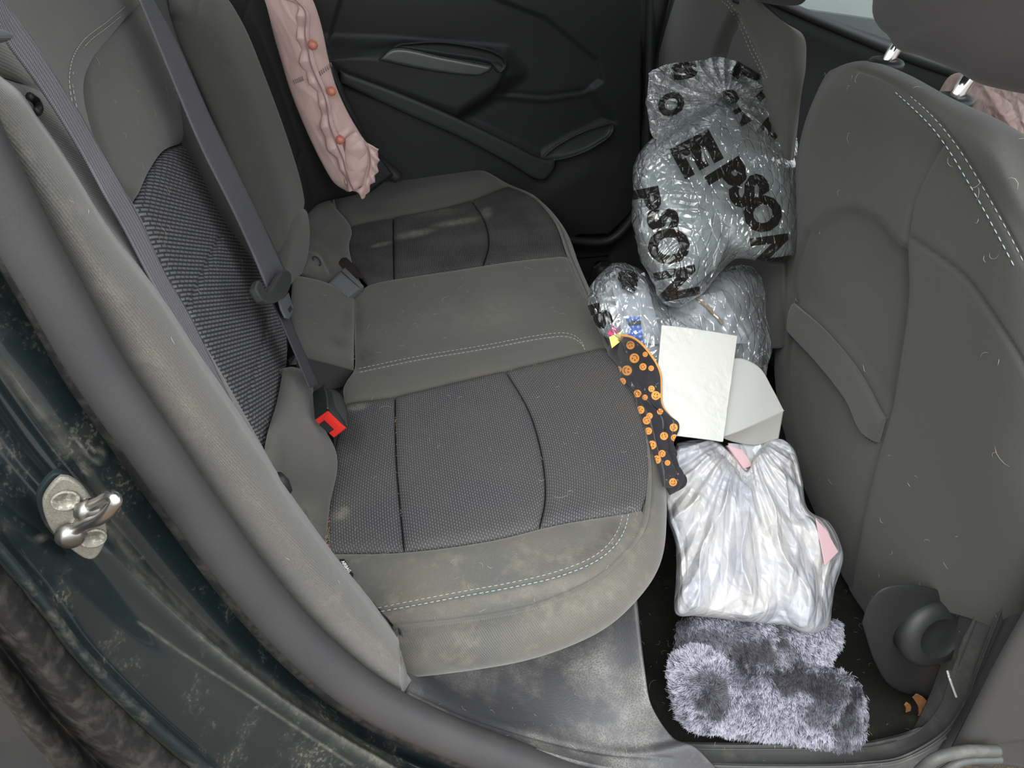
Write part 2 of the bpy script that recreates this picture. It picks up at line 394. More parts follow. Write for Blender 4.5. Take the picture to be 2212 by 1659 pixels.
M_sill = mat('grained sill plastic with dust', (.05, .05, .05), .55, .4, tex=leathertex)
M_sill2 = mat('dusty satin sill plastic', (.075, .078, .075), .5, .4, dirt=(.20, .195, .17), dscale=26, dlo=.52, dhi=.8, damt=.6, bump=.3, bscale=700)
M_seal = mat('soft black rubber seal', (.05, .049, .052), .5, .4, var=(.066, .064, .062), vscale=11, vamt=.6, fine=.08, fscale=1200, bump=.25, bscale=900, bdist=.0003)
M_rub = mat('grimy black rubber', (.012, .012, .012), .55, .4, dirt=(.12, .108, .088), dscale=60, dlo=.46, dhi=.8, damt=.55)
def painttex(N, tc):
    nz = N.n('ShaderNodeTexNoise', inp={'Vector': tc.outputs['Object'], 'Scale': 13, 'Detail': 10, 'Roughness': .72})
    sp = N.n('ShaderNodeTexNoise', inp={'Vector': tc.outputs['Object'], 'Scale': 260, 'Detail': 3})
    f = N.n('ShaderNodeMath', operation='MULTIPLY', inp={0: ramp(N, nz.outputs[0], .52, .72), 1: ramp(N, sp.outputs[0], .52, .64, .12, .8)}).outputs[0]
    return mixc(N, f, (.010, .017, .019), (.24, .225, .18)), None, 0, 0
M_paint = mat('dark teal car paint with dust', (.01, .017, .019), .25, .5, coat=.7, tex=painttex, stains=True)
M_paint2 = mat('grimy dark teal paint', (.014, .022, .023), .4, .4, dirt=(.17, .15, .12), dscale=28, dlo=.5, dhi=.72, damt=.75)
M_carp = mat('black carpet', (.022, .0215, .02), .98, .05, fine=.5, fscale=1300, bump=.8, bscale=1200, bdist=.001, dirt=(.085, .072, .045), dscale=12, dlo=.56, dhi=.78, damt=.6)
M_belt = None
def belttex(col):
    def f(N, tc):
        w = N.n('ShaderNodeTexWave', inp={'Vector': tc.outputs['UV'], 'Scale': .314/.0052*1.0, 'Distortion': 0}); w.bands_direction = 'X'
        w2 = N.n('ShaderNodeTexWave', inp={'Vector': tc.outputs['UV'], 'Scale': .314/.0018, 'Distortion': .5}); w2.bands_direction = 'Y'
        c = mixc(N, w.outputs[1], tuple(x*.72 for x in col), tuple(x*1.18 for x in col))
        h = N.n('ShaderNodeMath', operation='ADD', inp={0: w.outputs[1], 1: w2.outputs[1]}).outputs[0]
        return c, h, .5, .0005
    return f
M_belt = mat('grey seat belt webbing', (.1, .1, .11), .6, .35, tex=belttex((.19, .188, .205)))
M_beltd = mat('dark seat belt webbing', (.1, .1, .11), .6, .35, tex=belttex((.072, .072, .082)))
M_red = mat('red buckle plastic', (.72, .035, .025), .45, .4)
M_buck = mat('black buckle plastic', (.022, .024, .025), .4, .45, dirt=(.09, .085, .07), dscale=60, dlo=.6, dhi=.8, damt=.4)
M_gbk = mat('grey buckle plastic', (.115, .12, .125), .5, .4)
M_guide = mat('grey belt guide plastic', (.058, .060, .060), .35, .45)
M_steel = mat('dull steel', (.32, .32, .30), .35, .5, metal=1)
M_chrome = mat('bright chrome', (.8, .8, .82), .08, .5, metal=1)
M_zinc = mat('dusty zinc plate', (.30, .29, .25), .5, .5, metal=.55, dirt=(.30, .27, .20), dscale=45, dlo=.45, dhi=.75, damt=.6, fine=.2, fscale=700)
M_rust = mat('worn screw head', (.26, .25, .21), .6, .4, metal=.4, dirt=(.55, .53, .45), dscale=330, dlo=.5, dhi=.6, damt=.8)
# ------------------------------------------------------------------ REAR CUSHION
cush = thing('rear_seat_cushion', 'grey fabric rear bench cushion with two ribbed mesh inserts, dusty and covered in hairs', 'car seat', (.27, .8, .15))
insT = [(745, 874), (850, 860), (1000, 825), (1150, 790), (1308, 752)]
insB = [(703, 1198), (870, 1195), (1060, 1170), (1200, 1137), (1385, 1104)]
s1 = [(853, 860), (856, 1000), (873, 1195)]
s2 = [(1092, 804), (1142, 890), (1170, 985), (1178, 1080), (1165, 1147)]
def crow(P, d=0, n=None): return row(P, sh(CU, d), n)
def split(top, x):   # cut a photo curve at column x
    c = cr(np.array(top, float), 300); i = np.argmin(abs(c[:, 0]-x)); return c[:i+1][::12].tolist()+[c[i].tolist()], [c[i].tolist()]+c[i:][::12][1:].tolist()+[c[-1].tolist()]
tA, tR = split(insT, 853); tBm, tC = split(tR, 1092)
bA, bR = split(insB, 873); bBm, bC = split(bR, 1165)
insL = [(745, 874), (722, 980), (703, 1090), (703, 1198)]; insR = [(1308, 752), (1348, 810), (1387, 900), (1403, 1008), (1397, 1070), (1385, 1104)]
PW, PH = .02, .007
gA = puff(coons(crow(tA), crow(s1), crow(bA), crow(insL), 46, 90), PH, PW)
gB = puff(coons(crow(tBm), crow(s2), crow(bBm), crow(s1), 80, 90), PH*1.2, PW)
gC = puff(coons(crow(tC), crow(insR), crow(bC), crow(s2), 80, 90), PH, PW)
shell('seat_insert', [gA, gB, gC], M_mesh, cush, .02, attrs={'pale': [blot(gA, [(738, 1110, 22, 14, -.5, .55), (705, 1100, 5, 100, .03, .7), (770, 880, 30, 8, -.2, .5)]), blot(gB, [(1000, 1170, 120, 14, -.15, .0)]), blot(gC, [])]})
# far insert
fT = [(757, 492), (848, 474), (950, 455), (1020, 436), (1097, 404)]; fB = [(795, 619), (850, 608), (1000, 585), (1110, 568), (1226, 556)]
f1 = [(849, 474), (850, 540), (851, 608)]; f2 = [(1019, 436), (1046, 478), (1056, 530), (1043, 579)]
a, r_ = split(fT, 849); b, c = split(r_, 1019); d, e = split(fB, 851); f_, g = split(e, 1043)
fL = [(757, 492), (750, 530), (760, 580), (795, 619)]; fR = [(1097, 404), (1150, 428), (1196, 478), (1226, 556)]
gD = puff(coons(crow(a), crow(f1), crow(d), crow(fL), 40, 60), PH, PW); gE = puff(coons(crow(b), crow(f2), crow(f_), crow(f1), 60, 60), PH*1.2, PW); gF = puff(coons(crow(c), crow(fR), crow(g), crow(f2), 60, 60), PH, PW)
tag(shell('seat_insert', [gD, gE, gF], M_meshf, cush, .02, attrs={'pale': [blot(gD, [(825, 528, 30, 5, -.2, .5)]), blot(gE, [(895, 505, 50, 9, -.2, .55), (985, 480, 60, 8, -.15, .45), (940, 458, 70, 12, -.1, .18)]), blot(gF, [(1050, 460, 18, 14, -.6, .35)])]}), 'far ribbed mesh insert with a pale smear')
# centre panel between the inserts
cenL = [(795, 619), (766, 645), (765, 725), (764, 800), (742, 838), (745, 874)]
cenR = [(1226, 556), (1262, 640), (1308, 752)]
gG = puff(coons(crow(fB), crow(cenR), crow(insT), crow(cenL), 150, 90), .010, .03)
st1 = [(775, 797), (900, 771), (1050, 746), (1170, 724), (1225, 720), (1252, 732), (1263, 752)]
gG = groove(gG, [st1], 7, .0035)
shell('centre_panel', gG, M_fab, cush, .02, attrs={'stain': blot(gG, [(775, 690, 16, 45, 0, .5), (790, 770, 26, 30, 0, .55), (1015, 660, 35, 22, .1, .35), (960, 690, 26, 14, 0, .3), (1215, 620, 22, 12, .5, .3)]), 'pale': blot(gG, [(766, 735, 3, 80, 0, .6), (1030, 680, 160, 50, -.1, .12)])})
# centre rear wedge rising to the backrest
gW = puff(coons(row([(632, 596), (700, 612), (766, 645)], [sh(CU, .075), sh(CU, .035), sh(CU, .004)]), crow([(766, 645), (765, 725), (764, 800)]),
     row([(640, 768), (700, 783), (764, 800)], [sh(CU, .075), sh(CU, .04), sh(CU, .004)]), row([(632, 596), (628, 690), (640, 768)], sh(CU, .075)), 50, 60), .008, .02)
shell('armrest_wedge', gW, M_fab, cush, .02, attrs={'stain': blot(gW, [(735, 740, 26, 16, .3, .55), (750, 690, 18, 30, 0, .35)])})
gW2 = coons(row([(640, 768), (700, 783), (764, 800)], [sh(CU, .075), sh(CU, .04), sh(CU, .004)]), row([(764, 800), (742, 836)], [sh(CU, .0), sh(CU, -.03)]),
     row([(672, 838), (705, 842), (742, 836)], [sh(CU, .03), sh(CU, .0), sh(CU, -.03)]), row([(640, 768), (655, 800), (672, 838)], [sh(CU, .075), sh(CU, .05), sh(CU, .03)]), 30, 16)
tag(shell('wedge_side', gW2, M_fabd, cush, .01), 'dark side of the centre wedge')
# near bolster
pip = [(850, 1352), (1000, 1336), (1150, 1308), (1290, 1247), (1352, 1190), (1388, 1140), (1398, 1080)]
bolL = row([(703, 1198), (745, 1250), (800, 1305), (850, 1352)], [CU, sh(CU, -.006), sh(CU, -.015), sh(CU, -.03)])
pip3 = row(pip, [sh(CU, -.03), sh(CU, -.028), sh(CU, -.024), sh(CU, -.016), sh(CU, -.01), sh(CU, -.004), CU])
gH0 = ruled(crow(insB), cr(pip3, 200)[:186], 150, 60); gH = puff(gH0, .012, .035, 'TB')
st2 = [(815, 1313), (900, 1296), (1000, 1277), (1100, 1259), (1200, 1235), (1285, 1200), (1325, 1162), (1342, 1125), (1347, 1100)]
st3 = [(822, 1322), (900, 1308), (1000, 1289), (1100, 1271), (1205, 1247), (1293, 1210), (1335, 1172), (1353, 1135), (1359, 1100)]
gH = groove(gH, [[((a[0]+b[0])/2, (a[1]+b[1])/2) for a, b in zip(st2, st3)]], 6, .003)
gH = gH0+(gH-gH0)*smooth((1-np.linspace(0, 1, 150))/.25)[None, :, None]
shell('bolster', gH, M_fabw, cush, .02, attrs={'stain': blot(gH, [(1320, 1150, 30, 40, .7, .5), (1280, 1190, 50, 22, -.6, .35)]), 'pale': blot(gH, [(1150, 1275, 160, 20, -.2, .22)])})
# far bolster
farL = row([(690, 415), (715, 445), (757, 492)], [sh(CU, .03), sh(CU, .01), CU])
farT = [(690, 415), (740, 395), (850, 378), (950, 370), (1040, 374), (1097, 404)]
gI = puff(coons(row(farT, [sh(CU, .03), sh(CU, .01), CU, CU, CU, CU]), crow([(1097, 404), (1097, 404.5)]), crow(fT), farL, 100, 40), .02, .05)
shell('bolster', gI, M_fab, cush, .02)
# front roll, following the piping right round the front
p3 = np.vstack([cr(pip3, 60), cr(crow([(1398, 1080), (1400, 1010), (1384, 900), (1347, 810), (1310, 752), (1264, 640), (1228, 556), (1198, 478), (1150, 425), (1097, 402), (1040, 373), (950, 368), (850, 376)]), 160)[1:]])
p3 = cr(p3, 260)
for _ in range(6): p3[1:-1] = (p3[:-2]+p3[1:-1]*2+p3[2:])/4
t = np.gradient(p3, axis=0); out = np.cross(t, [0, 0, 1.0]); out[:, 2] = 0; out /= np.linalg.norm(out, axis=1, keepdims=True)
for _ in range(30): out[1:-1] = (out[:-2]+out[1:-1]*2+out[2:])/4
out /= np.linalg.norm(out, axis=1, keepdims=True)
sgn = 1 if (out[10]@np.array([0, -1, 0])) > 0 else -1; out = out*sgn; up = np.array([0, 0, 1.0])
dz = up*(.74+.26*smooth((np.linspace(0, 1, 260)-.06)/.2))[:, None]
R = [p3, p3-up*.013-out*.0035, p3+out*.006-up*.0125, p3+out*.018-dz*.022, p3+out*.026-dz*.042, p3+out*.025-dz*.066, p3+out*.014-dz*.085, p3-out*.012-dz*.098, p3-out*.06-dz*.10]
gJ = loftu(R, 260, 90)
shell('front_roll', gJ, M_fabw, cush, .01, attrs={'pale': blot(gJ, [(1230, 1300, 170, 50, -.3, .16)]), 'stain': blot(gJ, [(950, 1400, 120, 25, .2, .3)])})
tube('piping', p3+up*.0005+out*.0015, .0034, M_fabw, cush, 8)
pa, pb = onsurf(gH, st2, .0008), onsurf(gH, st3, .0008)
for q in (pa, onsurf(gG, st1, .0008), onsurf(gG, [(x+2, y+8) for x, y in st1], .0008)):
    V, F = join(dashes(q, .0006, .0052, .0022)); link('stitching', V, F, M_thr, cush)
V, F = join(dashes(pb, .0006, .0052, .0022)); tag(link('stitching', V, F, M_thrb, cush), 'pale blue stitching')
# side roll dropping behind to close the cushion: base block
box('seat_base', (.25, .86, .17), (.36, 1.1, .16), M_fabd, cush, bev=.03)
# tag
tp = [un(733, 1208, sh(CU, .012)), un(743, 1207, sh(CU, .012)), un(763, 1240, sh(CU, .008)), un(760, 1253, sh(CU, .008)), un(735, 1222, sh(CU, .012))]
tn = np.cross(tp[2]-tp[0], tp[1]-tp[0]); tn *= np.sign(tn@(CC-tp[0]))
tgo = prism_poly('airbag_tag', tp[:1]+tp[1:], tn, .002, mat('black woven tag', (.012, .010, .009), .7), cush, 0)
def text(name, body, origin, ex, ey, h, m, parent=None, lift=.0006, bold=0, thick=.0004):
    """flat lettering: origin = start of the baseline, ex = reading direction, ey = letter up direction, h = cap height"""
    cu = bpy.data.curves.new(name, 'FONT'); cu.body = body; cu.size = 1; cu.offset = bold; cu.resolution_u = 3
    ob = bpy.data.objects.new(name, cu); COL.objects.link(ob); dg = bpy.context.evaluated_depsgraph_get(); dg.update()
    me = bpy.data.meshes.new_from_object(ob.evaluated_get(dg)); bpy.data.objects.remove(ob)
    V = np.array([v.co[:] for v in me.vertices]); F = [list(p.vertices) for p in me.polygons]
    ex = np.array(ex, float); ex /= np.linalg.norm(ex); ey = np.array(ey, float); ey -= ex*(ex@ey); ey /= np.linalg.norm(ey); ez = np.cross(ex, ey)
    s = h/.69; W = np.array(origin)+V[:, :1]*ex*s+V[:, 1:2]*ey*s+ez*lift
    n = len(W); V2 = np.vstack([W+ez*thick, W]); F2 = F+[[i+n for i in f[::-1]] for f in F]
    return link(name, V2, F2, m, parent, smooth_=False)
M_white = mat('white print', (.75, .75, .72), .6)
a0, a1 = un(737, 1214, sh(CU, .0118)), un(757, 1244, sh(CU, .008)); upd = un(748, 1215, sh(CU, .011))-un(740, 1221, sh(CU, .011))
text('tag_lettering', 'AIRBAG', a0, a1-a0, upd, .0038, M_white, tgo, .0006, .02)
# ------------------------------------------------------------------ rolls at the foot of the backrests
def hiproll(name, T, Rr, B, L, d, parent, lab=None):
    g = puff(coons(row(T, d[0]), row(Rr, d[1]), row(B, d[2]), row(L, d[3]), 50, 70), .014, .03); o = shell('hip_roll', g, M_fab, parent, .02)
    if lab: tag(o, lab)
    return g
# ------------------------------------------------------------------ NEAR BACKREST
bk1 = thing('rear_bench_back', 'near grey rear backrest with coarse ribbed insert behind two seat belts', 'car seat', (-.02, .5, .28))
insb_R = [(388, 311), (430, 385), (472, 470), (545, 570), (600, 665), (613, 740), (605, 840), (570, 985)]
insb_L = [(285, 440), (330, 545), (395, 680), (460, 800), (520, 905), (570, 985)]
gK = puff(coons(row([(285, 440), (315, 375), (350, 328), (388, 311)], BK), row(insb_R, BK), row([(569, 984), (570, 985), (571, 985.5)], BK), row(insb_L, BK), 90, 150), .008, .02)
gK = groove(gK, [[(477, 512), (440, 590), (403, 682)], [(586, 678), (560, 780), (524, 916)]], 5, .004)
shell('backrest_insert', gK, M_meshb, bk1, .008, uvdir=(RD, RP))
# upper smooth panel: from the welt to the inboard edge
welt = [(310, -12), (250, 45), (185, 98), (158, 140), (153, 185), (165, 250), (190, 320), (225, 400), (285, 440)]
up_R = [(318, -12), (345, 70), (372, 180), (385, 260), (388, 311)]
gL = puff(coons(row([(310, -12), (314, -13), (318, -12)], BK), row(up_R, BK), row([(285, 440), (315, 375), (350, 328), (388, 311)], BK), row(welt, sh(BK, .0)), 90, 110), .010, .025)
shell('backrest_panel', gL, M_fab, bk1, .008)
# outer wing of the backrest
wo = [(-60, -60), (-70, 100), (0, 160), (60, 230), (130, 330), (230, 480), (330, 640)]
gM = puff(ruled(row([(-60, -60), (-90, 60), (-40, 160), (60, 270), (160, 400), (250, 520)], [sh(BK, .03)]*4+[sh(BK, .03), sh(BK, .02)]), row([(310, -12), (250, 45), (185, 98), (158, 140), (153, 185), (165, 250), (190, 320), (285, 470), (340, 600)], BK), 130, 70), .012, .04)
shell('backrest_wing', gM, M_fab, bk1, .008)
gM2 = coons(row([(-40, 150), (30, 175), (95, 190)], [sh(BK, .045), sh(BK, .04), sh(BK, .032)]), row([(95, 190), (140, 270), (220, 400), (330, 580), (430, 740), (600, 1040)], sh(BK, .028)),
     row([(560, 1020), (580, 1030), (600, 1040)], sh(BK, .05)), row([(-40, 150), (60, 330), (180, 480), (300, 650), (420, 810), (560, 1020)], sh(BK, .038)), 24, 90)
gM2 = puff(gM2, .006, .015); tag(shell('side_panel', gM2, M_bol, bk1, .02), 'ribbed cloth side of the backrest')
gM3 = coons(row([(-60, 60), (10, 60), (60, 90)], [sh(BK, .048), sh(BK, .042), sh(BK, .038)]), row([(60, 90), (80, 140), (97, 196)], sh(BK, .036)), row([(-40, 150), (30, 175), (97, 196)], [sh(BK, .047), sh(BK, .042), sh(BK, .036)]), row([(-60, 60), (-50, 100), (-40, 150)], sh(BK, .047)), 20, 20)
shell('side_panel', puff(gM3, .004, .012), M_bol, bk1, .02)
lo = onsurf([gM2], [(52, 212), (66, 222), (72, 240), (68, 246)], .004); tube('child_seat_loop', lo, .003, M_plas, bk1, 8, 20)
# welt and its stitching
gLs = [gL, gM]
tube('welt', onsurf(gL, [(300, -4), (250, 47), (190, 100), (164, 142), (158, 185), (170, 250), (192, 310)], .001), .002, M_fab, bk1, 8)
for q in (onsurf(gM, [(268, 15), (225, 50), (180, 85), (155, 125), (147, 170), (153, 220), (168, 275), (185, 305)], .001),
            onsurf(gM, [(275, 22), (232, 57), (188, 92), (163, 128), (154, 172), (160, 220), (175, 275), (188, 305)], .001)):
    V, F = join(dashes(q, .0006, .005, .0022)); link('stitching', V, F, M_thr, bk1)
# inboard edge of the backrest, dark gap side
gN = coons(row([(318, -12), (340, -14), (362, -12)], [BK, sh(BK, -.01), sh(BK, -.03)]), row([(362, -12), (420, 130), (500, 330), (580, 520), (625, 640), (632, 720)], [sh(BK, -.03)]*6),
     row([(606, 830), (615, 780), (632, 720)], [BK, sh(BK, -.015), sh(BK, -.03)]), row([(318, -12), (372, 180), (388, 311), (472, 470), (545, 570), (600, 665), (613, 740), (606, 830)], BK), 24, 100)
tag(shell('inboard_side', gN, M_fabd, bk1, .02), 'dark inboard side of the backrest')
hiproll('n', [(612, 795), (636, 793), (662, 806)], [(662, 806), (668, 862), (688, 930), (719, 992), (708, 1090), (703, 1198)], [(660, 1140), (680, 1168), (703, 1198)], [(612, 795), (600, 860), (572, 985), (610, 1065), (660, 1140)],
        [[sh(BK, .02), sh(BK, .02), sh(CU, .06)], [sh(CU, .06), sh(CU, .03), sh(CU, .008), CU, CU, CU], [sh(CU, .01), sh(CU, .005), CU], [sh(BK, .01), sh(BK, .01), sh(BK, .01), sh(CU, .05), sh(CU, .01)]], bk1)
def eye(px, pl, parent):
    c = un(*px, pl); a = CC-c; a /= np.linalg.norm(a); e = AR*.6-AU*.8; b = np.cross(a, e)
    P = [c+a*.004+e*.010*math.cos(q)+b*.0055*math.sin(q) for q in np.linspace(0, 2*math.pi, 25)]; tube('anchor_eyelet', P, .0016, M_fabd, parent, 8)
eye((644, 825), sh(CU, .085), bk1)
# ------------------------------------------------------------------ CENTRE BACKREST
bk2 = thing('rear_bench_back', 'centre section of the rear backrest, smooth grey fabric behind the diagonal belt', 'car seat', (-.05, .9, .3))
gO = puff(coons(row([(362, -14), (420, -20), (478, -14)], [sh(BK, -.02), Y_(1.05), Y_(1.12)]), row([(478, -14), (525, 70), (570, 180), (610, 290), (640, 390), (650, 450)], Y_(1.12)),
     row([(600, 600), (620, 530), (650, 450)], [sh(BK, -.02), Y_(.95), Y_(1.12)]), row([(362, -14), (375, 70), (430, 190), (490, 330), (550, 480), (600, 600)], sh(BK, -.02)), 70, 110), .014, .03)
gO = groove(gO, [[(430, -10), (415, 40), (372, 40)]], 6, .004)
shell('backrest_panel', gO, M_fab, bk2, .008)
gP = puff(coons(row([(612, 490), (632, 455), (648, 448)], [Y_(.97), Y_(1.03), Y_(1.1)]), row([(648, 448), (656, 500), (650, 560), (636, 600)], [Y_(1.1), Y_(1.06), Y_(1.0), Y_(.94)]),
     row([(575, 640), (605, 625), (636, 600)], [Y_(.80), Y_(.87), Y_(.94)]), row([(612, 490), (598, 560), (575, 640)], [Y_(.97), Y_(.88), Y_(.80)]), 30, 40), .016, .02)
tag(shell('lower_roll', gP, M_fab, bk2, .02), 'rounded lower edge of the centre section')
# ------------------------------------------------------------------ FAR BACKREST
bk3 = thing('rear_bench_back', 'far dark rear backrest beside the pink garment', 'car seat', (-.02, 1.2, .3))
gQ = puff(coons(row([(478, -14), (540, -30), (620, -20)], [Y_(1.15), Y_(1.28), Y_(1.38)]), row([(620, -20), (660, 100), (700, 220), (740, 330), (770, 420)], Y_(1.38)),
     row([(655, 470), (690, 440), (770, 420)], [Y_(1.15), Y_(1.25), Y_(1.38)]), row([(478, -14), (525, 70), (570, 180), (610, 290), (640, 390), (655, 470)], Y_(1.15)), 60, 110), .012, .03)
gQ = groove(gQ, [[(540, 0), (522, 60), (520, 68)], [(650, 330), (636, 395)]], 5, .004)
shell('backrest_panel', gQ, mat('deep charcoal fabric', (.024, .024, .025), .9, .15, fine=.15), bk3, .008)
gS = puff(coons(row([(690, 415), (700, 425), (715, 445)], sh(CU, .04)), row([(715, 445), (758, 494), (754, 532), (766, 585), (780, 612)], [sh(CU, .02), sh(CU, .004), sh(CU, .003), sh(CU, .003), CU]),
     row([(650, 590), (690, 612), (780, 612)], [sh(CU, .05), sh(CU, .02), CU]), row([(690, 415), (660, 470), (652, 530), (650, 590)], [sh(CU, .04), sh(BK, .01), sh(BK, .01), sh(BK, .015)]), 50, 60), .014, .03)
gS = groove(gS, [[(655, 535), (690, 545), (715, 590)]], 5, .004)
shell('hip_roll', gS, M_fab, bk3, .02)
eye((684, 564), sh(CU, .05), bk3)
# ------------------------------------------------------------------ SIDE BOLSTER beside the door opening
sb = thing('side_bolster', 'long dusty grey cloth bolster running along the inside of the door opening', 'seat side bolster', (-.05, .15, .3))
boL = [(-200, 60), (-130, 180), (-60, 290), (15, 390), (87, 500), (170, 640), (260, 789), (362, 945), (483, 1121), (600, 1265), (700, 1372), (790, 1452), (868, 1505)]
boR = [(-150, 0), (-80, 80), (0, 163), (39, 196), (90, 271), (151, 362), (235, 500), (340, 640), (437, 789), (545, 950), (640, 1100), (760, 1260), (862, 1380)]
n_ = len(boL)
mid = [((a[0]*.45+b[0]*.55), (a[1]*.45+b[1]*.55)) for a, b in zip(boL, boR)]
lf = [((a[0]*.9+b[0]*.1), (a[1]*.9+b[1]*.1)) for a, b in zip(boL, boR)]
rg = [((a[0]*.06+b[0]*.94), (a[1]*.06+b[1]*.94)) for a, b in zip(boL, boR)]
gT = loftu([row(boL, Y_(.135)), row(lf, Y_(.118)), row(mid, Y_(.112)), row(rg, Y_(.145)), row(boR, Y_(.185)), row([(x+6, y-8) for x, y in boR], Y_(.23))], 160, 50)
fz = folds(gT*1.0, 5, 14, 3)*.0006; gT = gT+gnorm(gT)*fz[..., None]
shell('bolster_body', gT, M_bol, sb, .02)
gT2 = ruled(row([(858, 1374), (865, 1440), (868, 1507)], [Y_(.183), Y_(.15), Y_(.136)]), row([(886, 1378), (892, 1440), (884, 1512)], [Y_(.215), Y_(.18), Y_(.16)]), 30, 12)
shell('end_cap', gT2, M_bol, sb, .01)
# ------------------------------------------------------------------ DOOR SEAL, BODY, SILL
seal = thing('door_seal', 'thick dark grey rubber weatherstrip tube around the rear door opening', 'weatherstrip', (.27, .1, .09))
cl = [(-130, 120), (-60, 290), (43, 498), (120, 635), (207, 790), (320, 955), (430, 1112), (545, 1265), (660, 1393), (797, 1505), (950, 1583), (1100, 1640), (1250, 1690), (1500, 1735), (1750, 1745), (1950, 1715), (2030, 1650), (2095, 1560), (2155, 1440), (2205, 1330), (2290, 1130), (2400, 850)]
sp = row(cl, Y_(.095)); sp3 = cr(sp, 220)
rr = np.interp(np.linspace(0, 1, 220), [0, .18, .40, .55, .7, 1], [.017, .020, .024, .021, .016, .016])
V, F = tube_data(sp3, rr, 20); link('rubber_bulb', V, F, M_seal, seal)
lip = cr(row([(x-38, y+28) for x, y in cl[:13]], Y_(.10)), 120); V, F = tube_data(lip, .009, 10); tag(link('sealing_lip', V, F, M_rub, seal), 'black outer lip of the seal')
body = thing('car_body', 'dark teal painted door jamb of the car, dusty and scratched', 'car body', (-.1, .03, .3))
jA = [(-120, 340), (-10, 545), (60, 665), (160, 810), (270, 970), (385, 1125), (500, 1270), (610, 1385), (740, 1495), (890, 1590), (1060, 1660), (1250, 1730)]
jA2 = [(x-34, y+26) for x, y in jA]
jB = [(-230, 560), (-130, 720), (-30, 860), (60, 985), (150, 1085), (235, 1170), (320, 1260), (410, 1345), (520, 1435), (650, 1530), (800, 1625), (1000, 1740)]
jC = [(-400, 700), (-300, 850), (-180, 990), (-80, 1080), (20, 1190), (110, 1300), (180, 1395), (260, 1480), (350, 1565), (450, 1650), (560, 1750), (700, 1860)]
def off(c, dx, dy): return [(x+dx, y+dy) for x, y in c]
def mx(a, b, t): return [(p[0]*(1-t)+q[0]*t, p[1]*(1-t)+q[1]*t) for p, q in zip(a, b)]
rows = [row(jA, Y_(.12)), row(jA2, Y_(.105)), row(mx(jA2, jB, .5), Y_(.088)), row(mx(jA2, jB, .85), Y_(.078)), row(jB, Y_(.066)), row(mx(jB, jC, .12), Y_(.058)), row(mx(jB, jC, .3), Y_(.05)), row(mx(jB, jC, .6), Y_(.03)), row(mx(jB, jC, .92), Y_(.012)), row(jC, Y_(.0))]
gU = loftu(rows, 160, 110); gU = groove(gU, [mx(jA2, jB, .62)], 14, .004)
def dline(G, lns):
    o = np.zeros(G.shape[:2])
    for ln, w, a in lns: o = np.maximum(o, a*np.exp(-(seg_dist(proj(G), cr(np.array(ln, float), 40)).reshape(G.shape[:2])/w)**2))
    return o
shell('door_jamb', gU, M_paint, body, .004, attrs={'pale': dline(gU, [([(239, 1142), (299, 1228), (385, 1313), (491, 1411), (598, 1493), (726, 1582), (850, 1659)], 15, .28), ([(300, 1345), (400, 1415), (520, 1492), (640, 1572), (760, 1652)], 3, .25), ([(0, 785), (70, 870), (140, 975)], 14, .2), ([(165, 945), (190, 985), (200, 960)], 3, .6), ([(205, 1005), (225, 960)], 4, .4), ([(210, 1000), (275, 975), (255, 955)], 3, .6), ([(65, 1168), (100, 1160)], 4, .5), ([(175, 1000), (185, 1022), (200, 1020)], 3, .6)])})
jD = off(jC, -40, 40); jE = off(jC, -95, 110); jF = off(jC, -120, 250); jG = off(jC, -150, 330)
gV = loftu([row(jC, Y_(.0)), row(off(jC, -8, 8), Y_(-.004)), row(off(jC, -16, 18), Y_(-.003)), row(off(jC, -24, 28), Y_(.006))], 140, 16)
tag(shell('jamb_flange', gV, M_paint2, body, .004), 'lighter outer lip of the jamb')
gV2 = loftu([row(off(jC, -22, 26), Y_(.0)), row(off(jC, -42, 52), Y_(-.012)), row(off(jC, -56, 85), Y_(-.02)), row(off(jC, -66, 112), Y_(-.012)), row(off(jC, -75, 138), Y_(.002)), row(off(jC, -83, 162), Y_(-.014)), row(off(jC, -92, 195), Y_(-.022)), row(off(jC, -100, 222), Y_(-.012))], 140, 60)
gV2 = gV2+gnorm(gV2)*(folds(gV2, 9, 20, 3)*.0008)[..., None]
tag(shell('arch_rubber', gV2, M_rub, body, .004), 'grimy rubber strip along the wheel arch')
# sill
sill = thing('sill_trim', 'grained grey plastic sill trim under the cushion, dusty with pale scuffs', 'sill trim', (.3, .15, .1))
sT = [(868, 1358), (925, 1422), (1010, 1440), (1200, 1375), (1330, 1300), (1368, 1270)]
sB = [(880, 1515), (1000, 1565), (1150, 1615), (1300, 1655), (1420, 1670), (1560, 1675)]
sTp = [Y_(.185), Y_(.2), Y_(.225), Y_(.295), Y_(.29), Y_(.285)]
gX = loftu([row(sT, sTp), row([(880, 1420), (960, 1475), (1080, 1498), (1210, 1490), (1330, 1455), (1388, 1430)], [Y_(.175), Y_(.19), Y_(.2), Y_(.21), Y_(.215), Y_(.21)]),
     row([(884, 1470), (985, 1523), (1110, 1550), (1230, 1560), (1340, 1550), (1405, 1520)], [Y_(.15), Y_(.155), Y_(.16), Y_(.165), Y_(.165), Y_(.165)]),
     row([(880, 1495), (1000, 1545), (1135, 1582), (1260, 1606), (1370, 1606), (1450, 1590)], [Y_(.13), Y_(.132), Y_(.134), Y_(.138), Y_(.142), Y_(.145)]),
     row([(880, 1505), (1000, 1555), (1145, 1600), (1280, 1630), (1400, 1632), (1500, 1614)], [Y_(.122)]*6), row(sB, [Y_(.105)]*6)], 120, 70)
gX = groove(gX, [[(890, 1490), (1000, 1540), (1150, 1590), (1300, 1625), (1450, 1640)]], 5, .003)
shell('kick_panel', gX, M_sill, sill, .006)
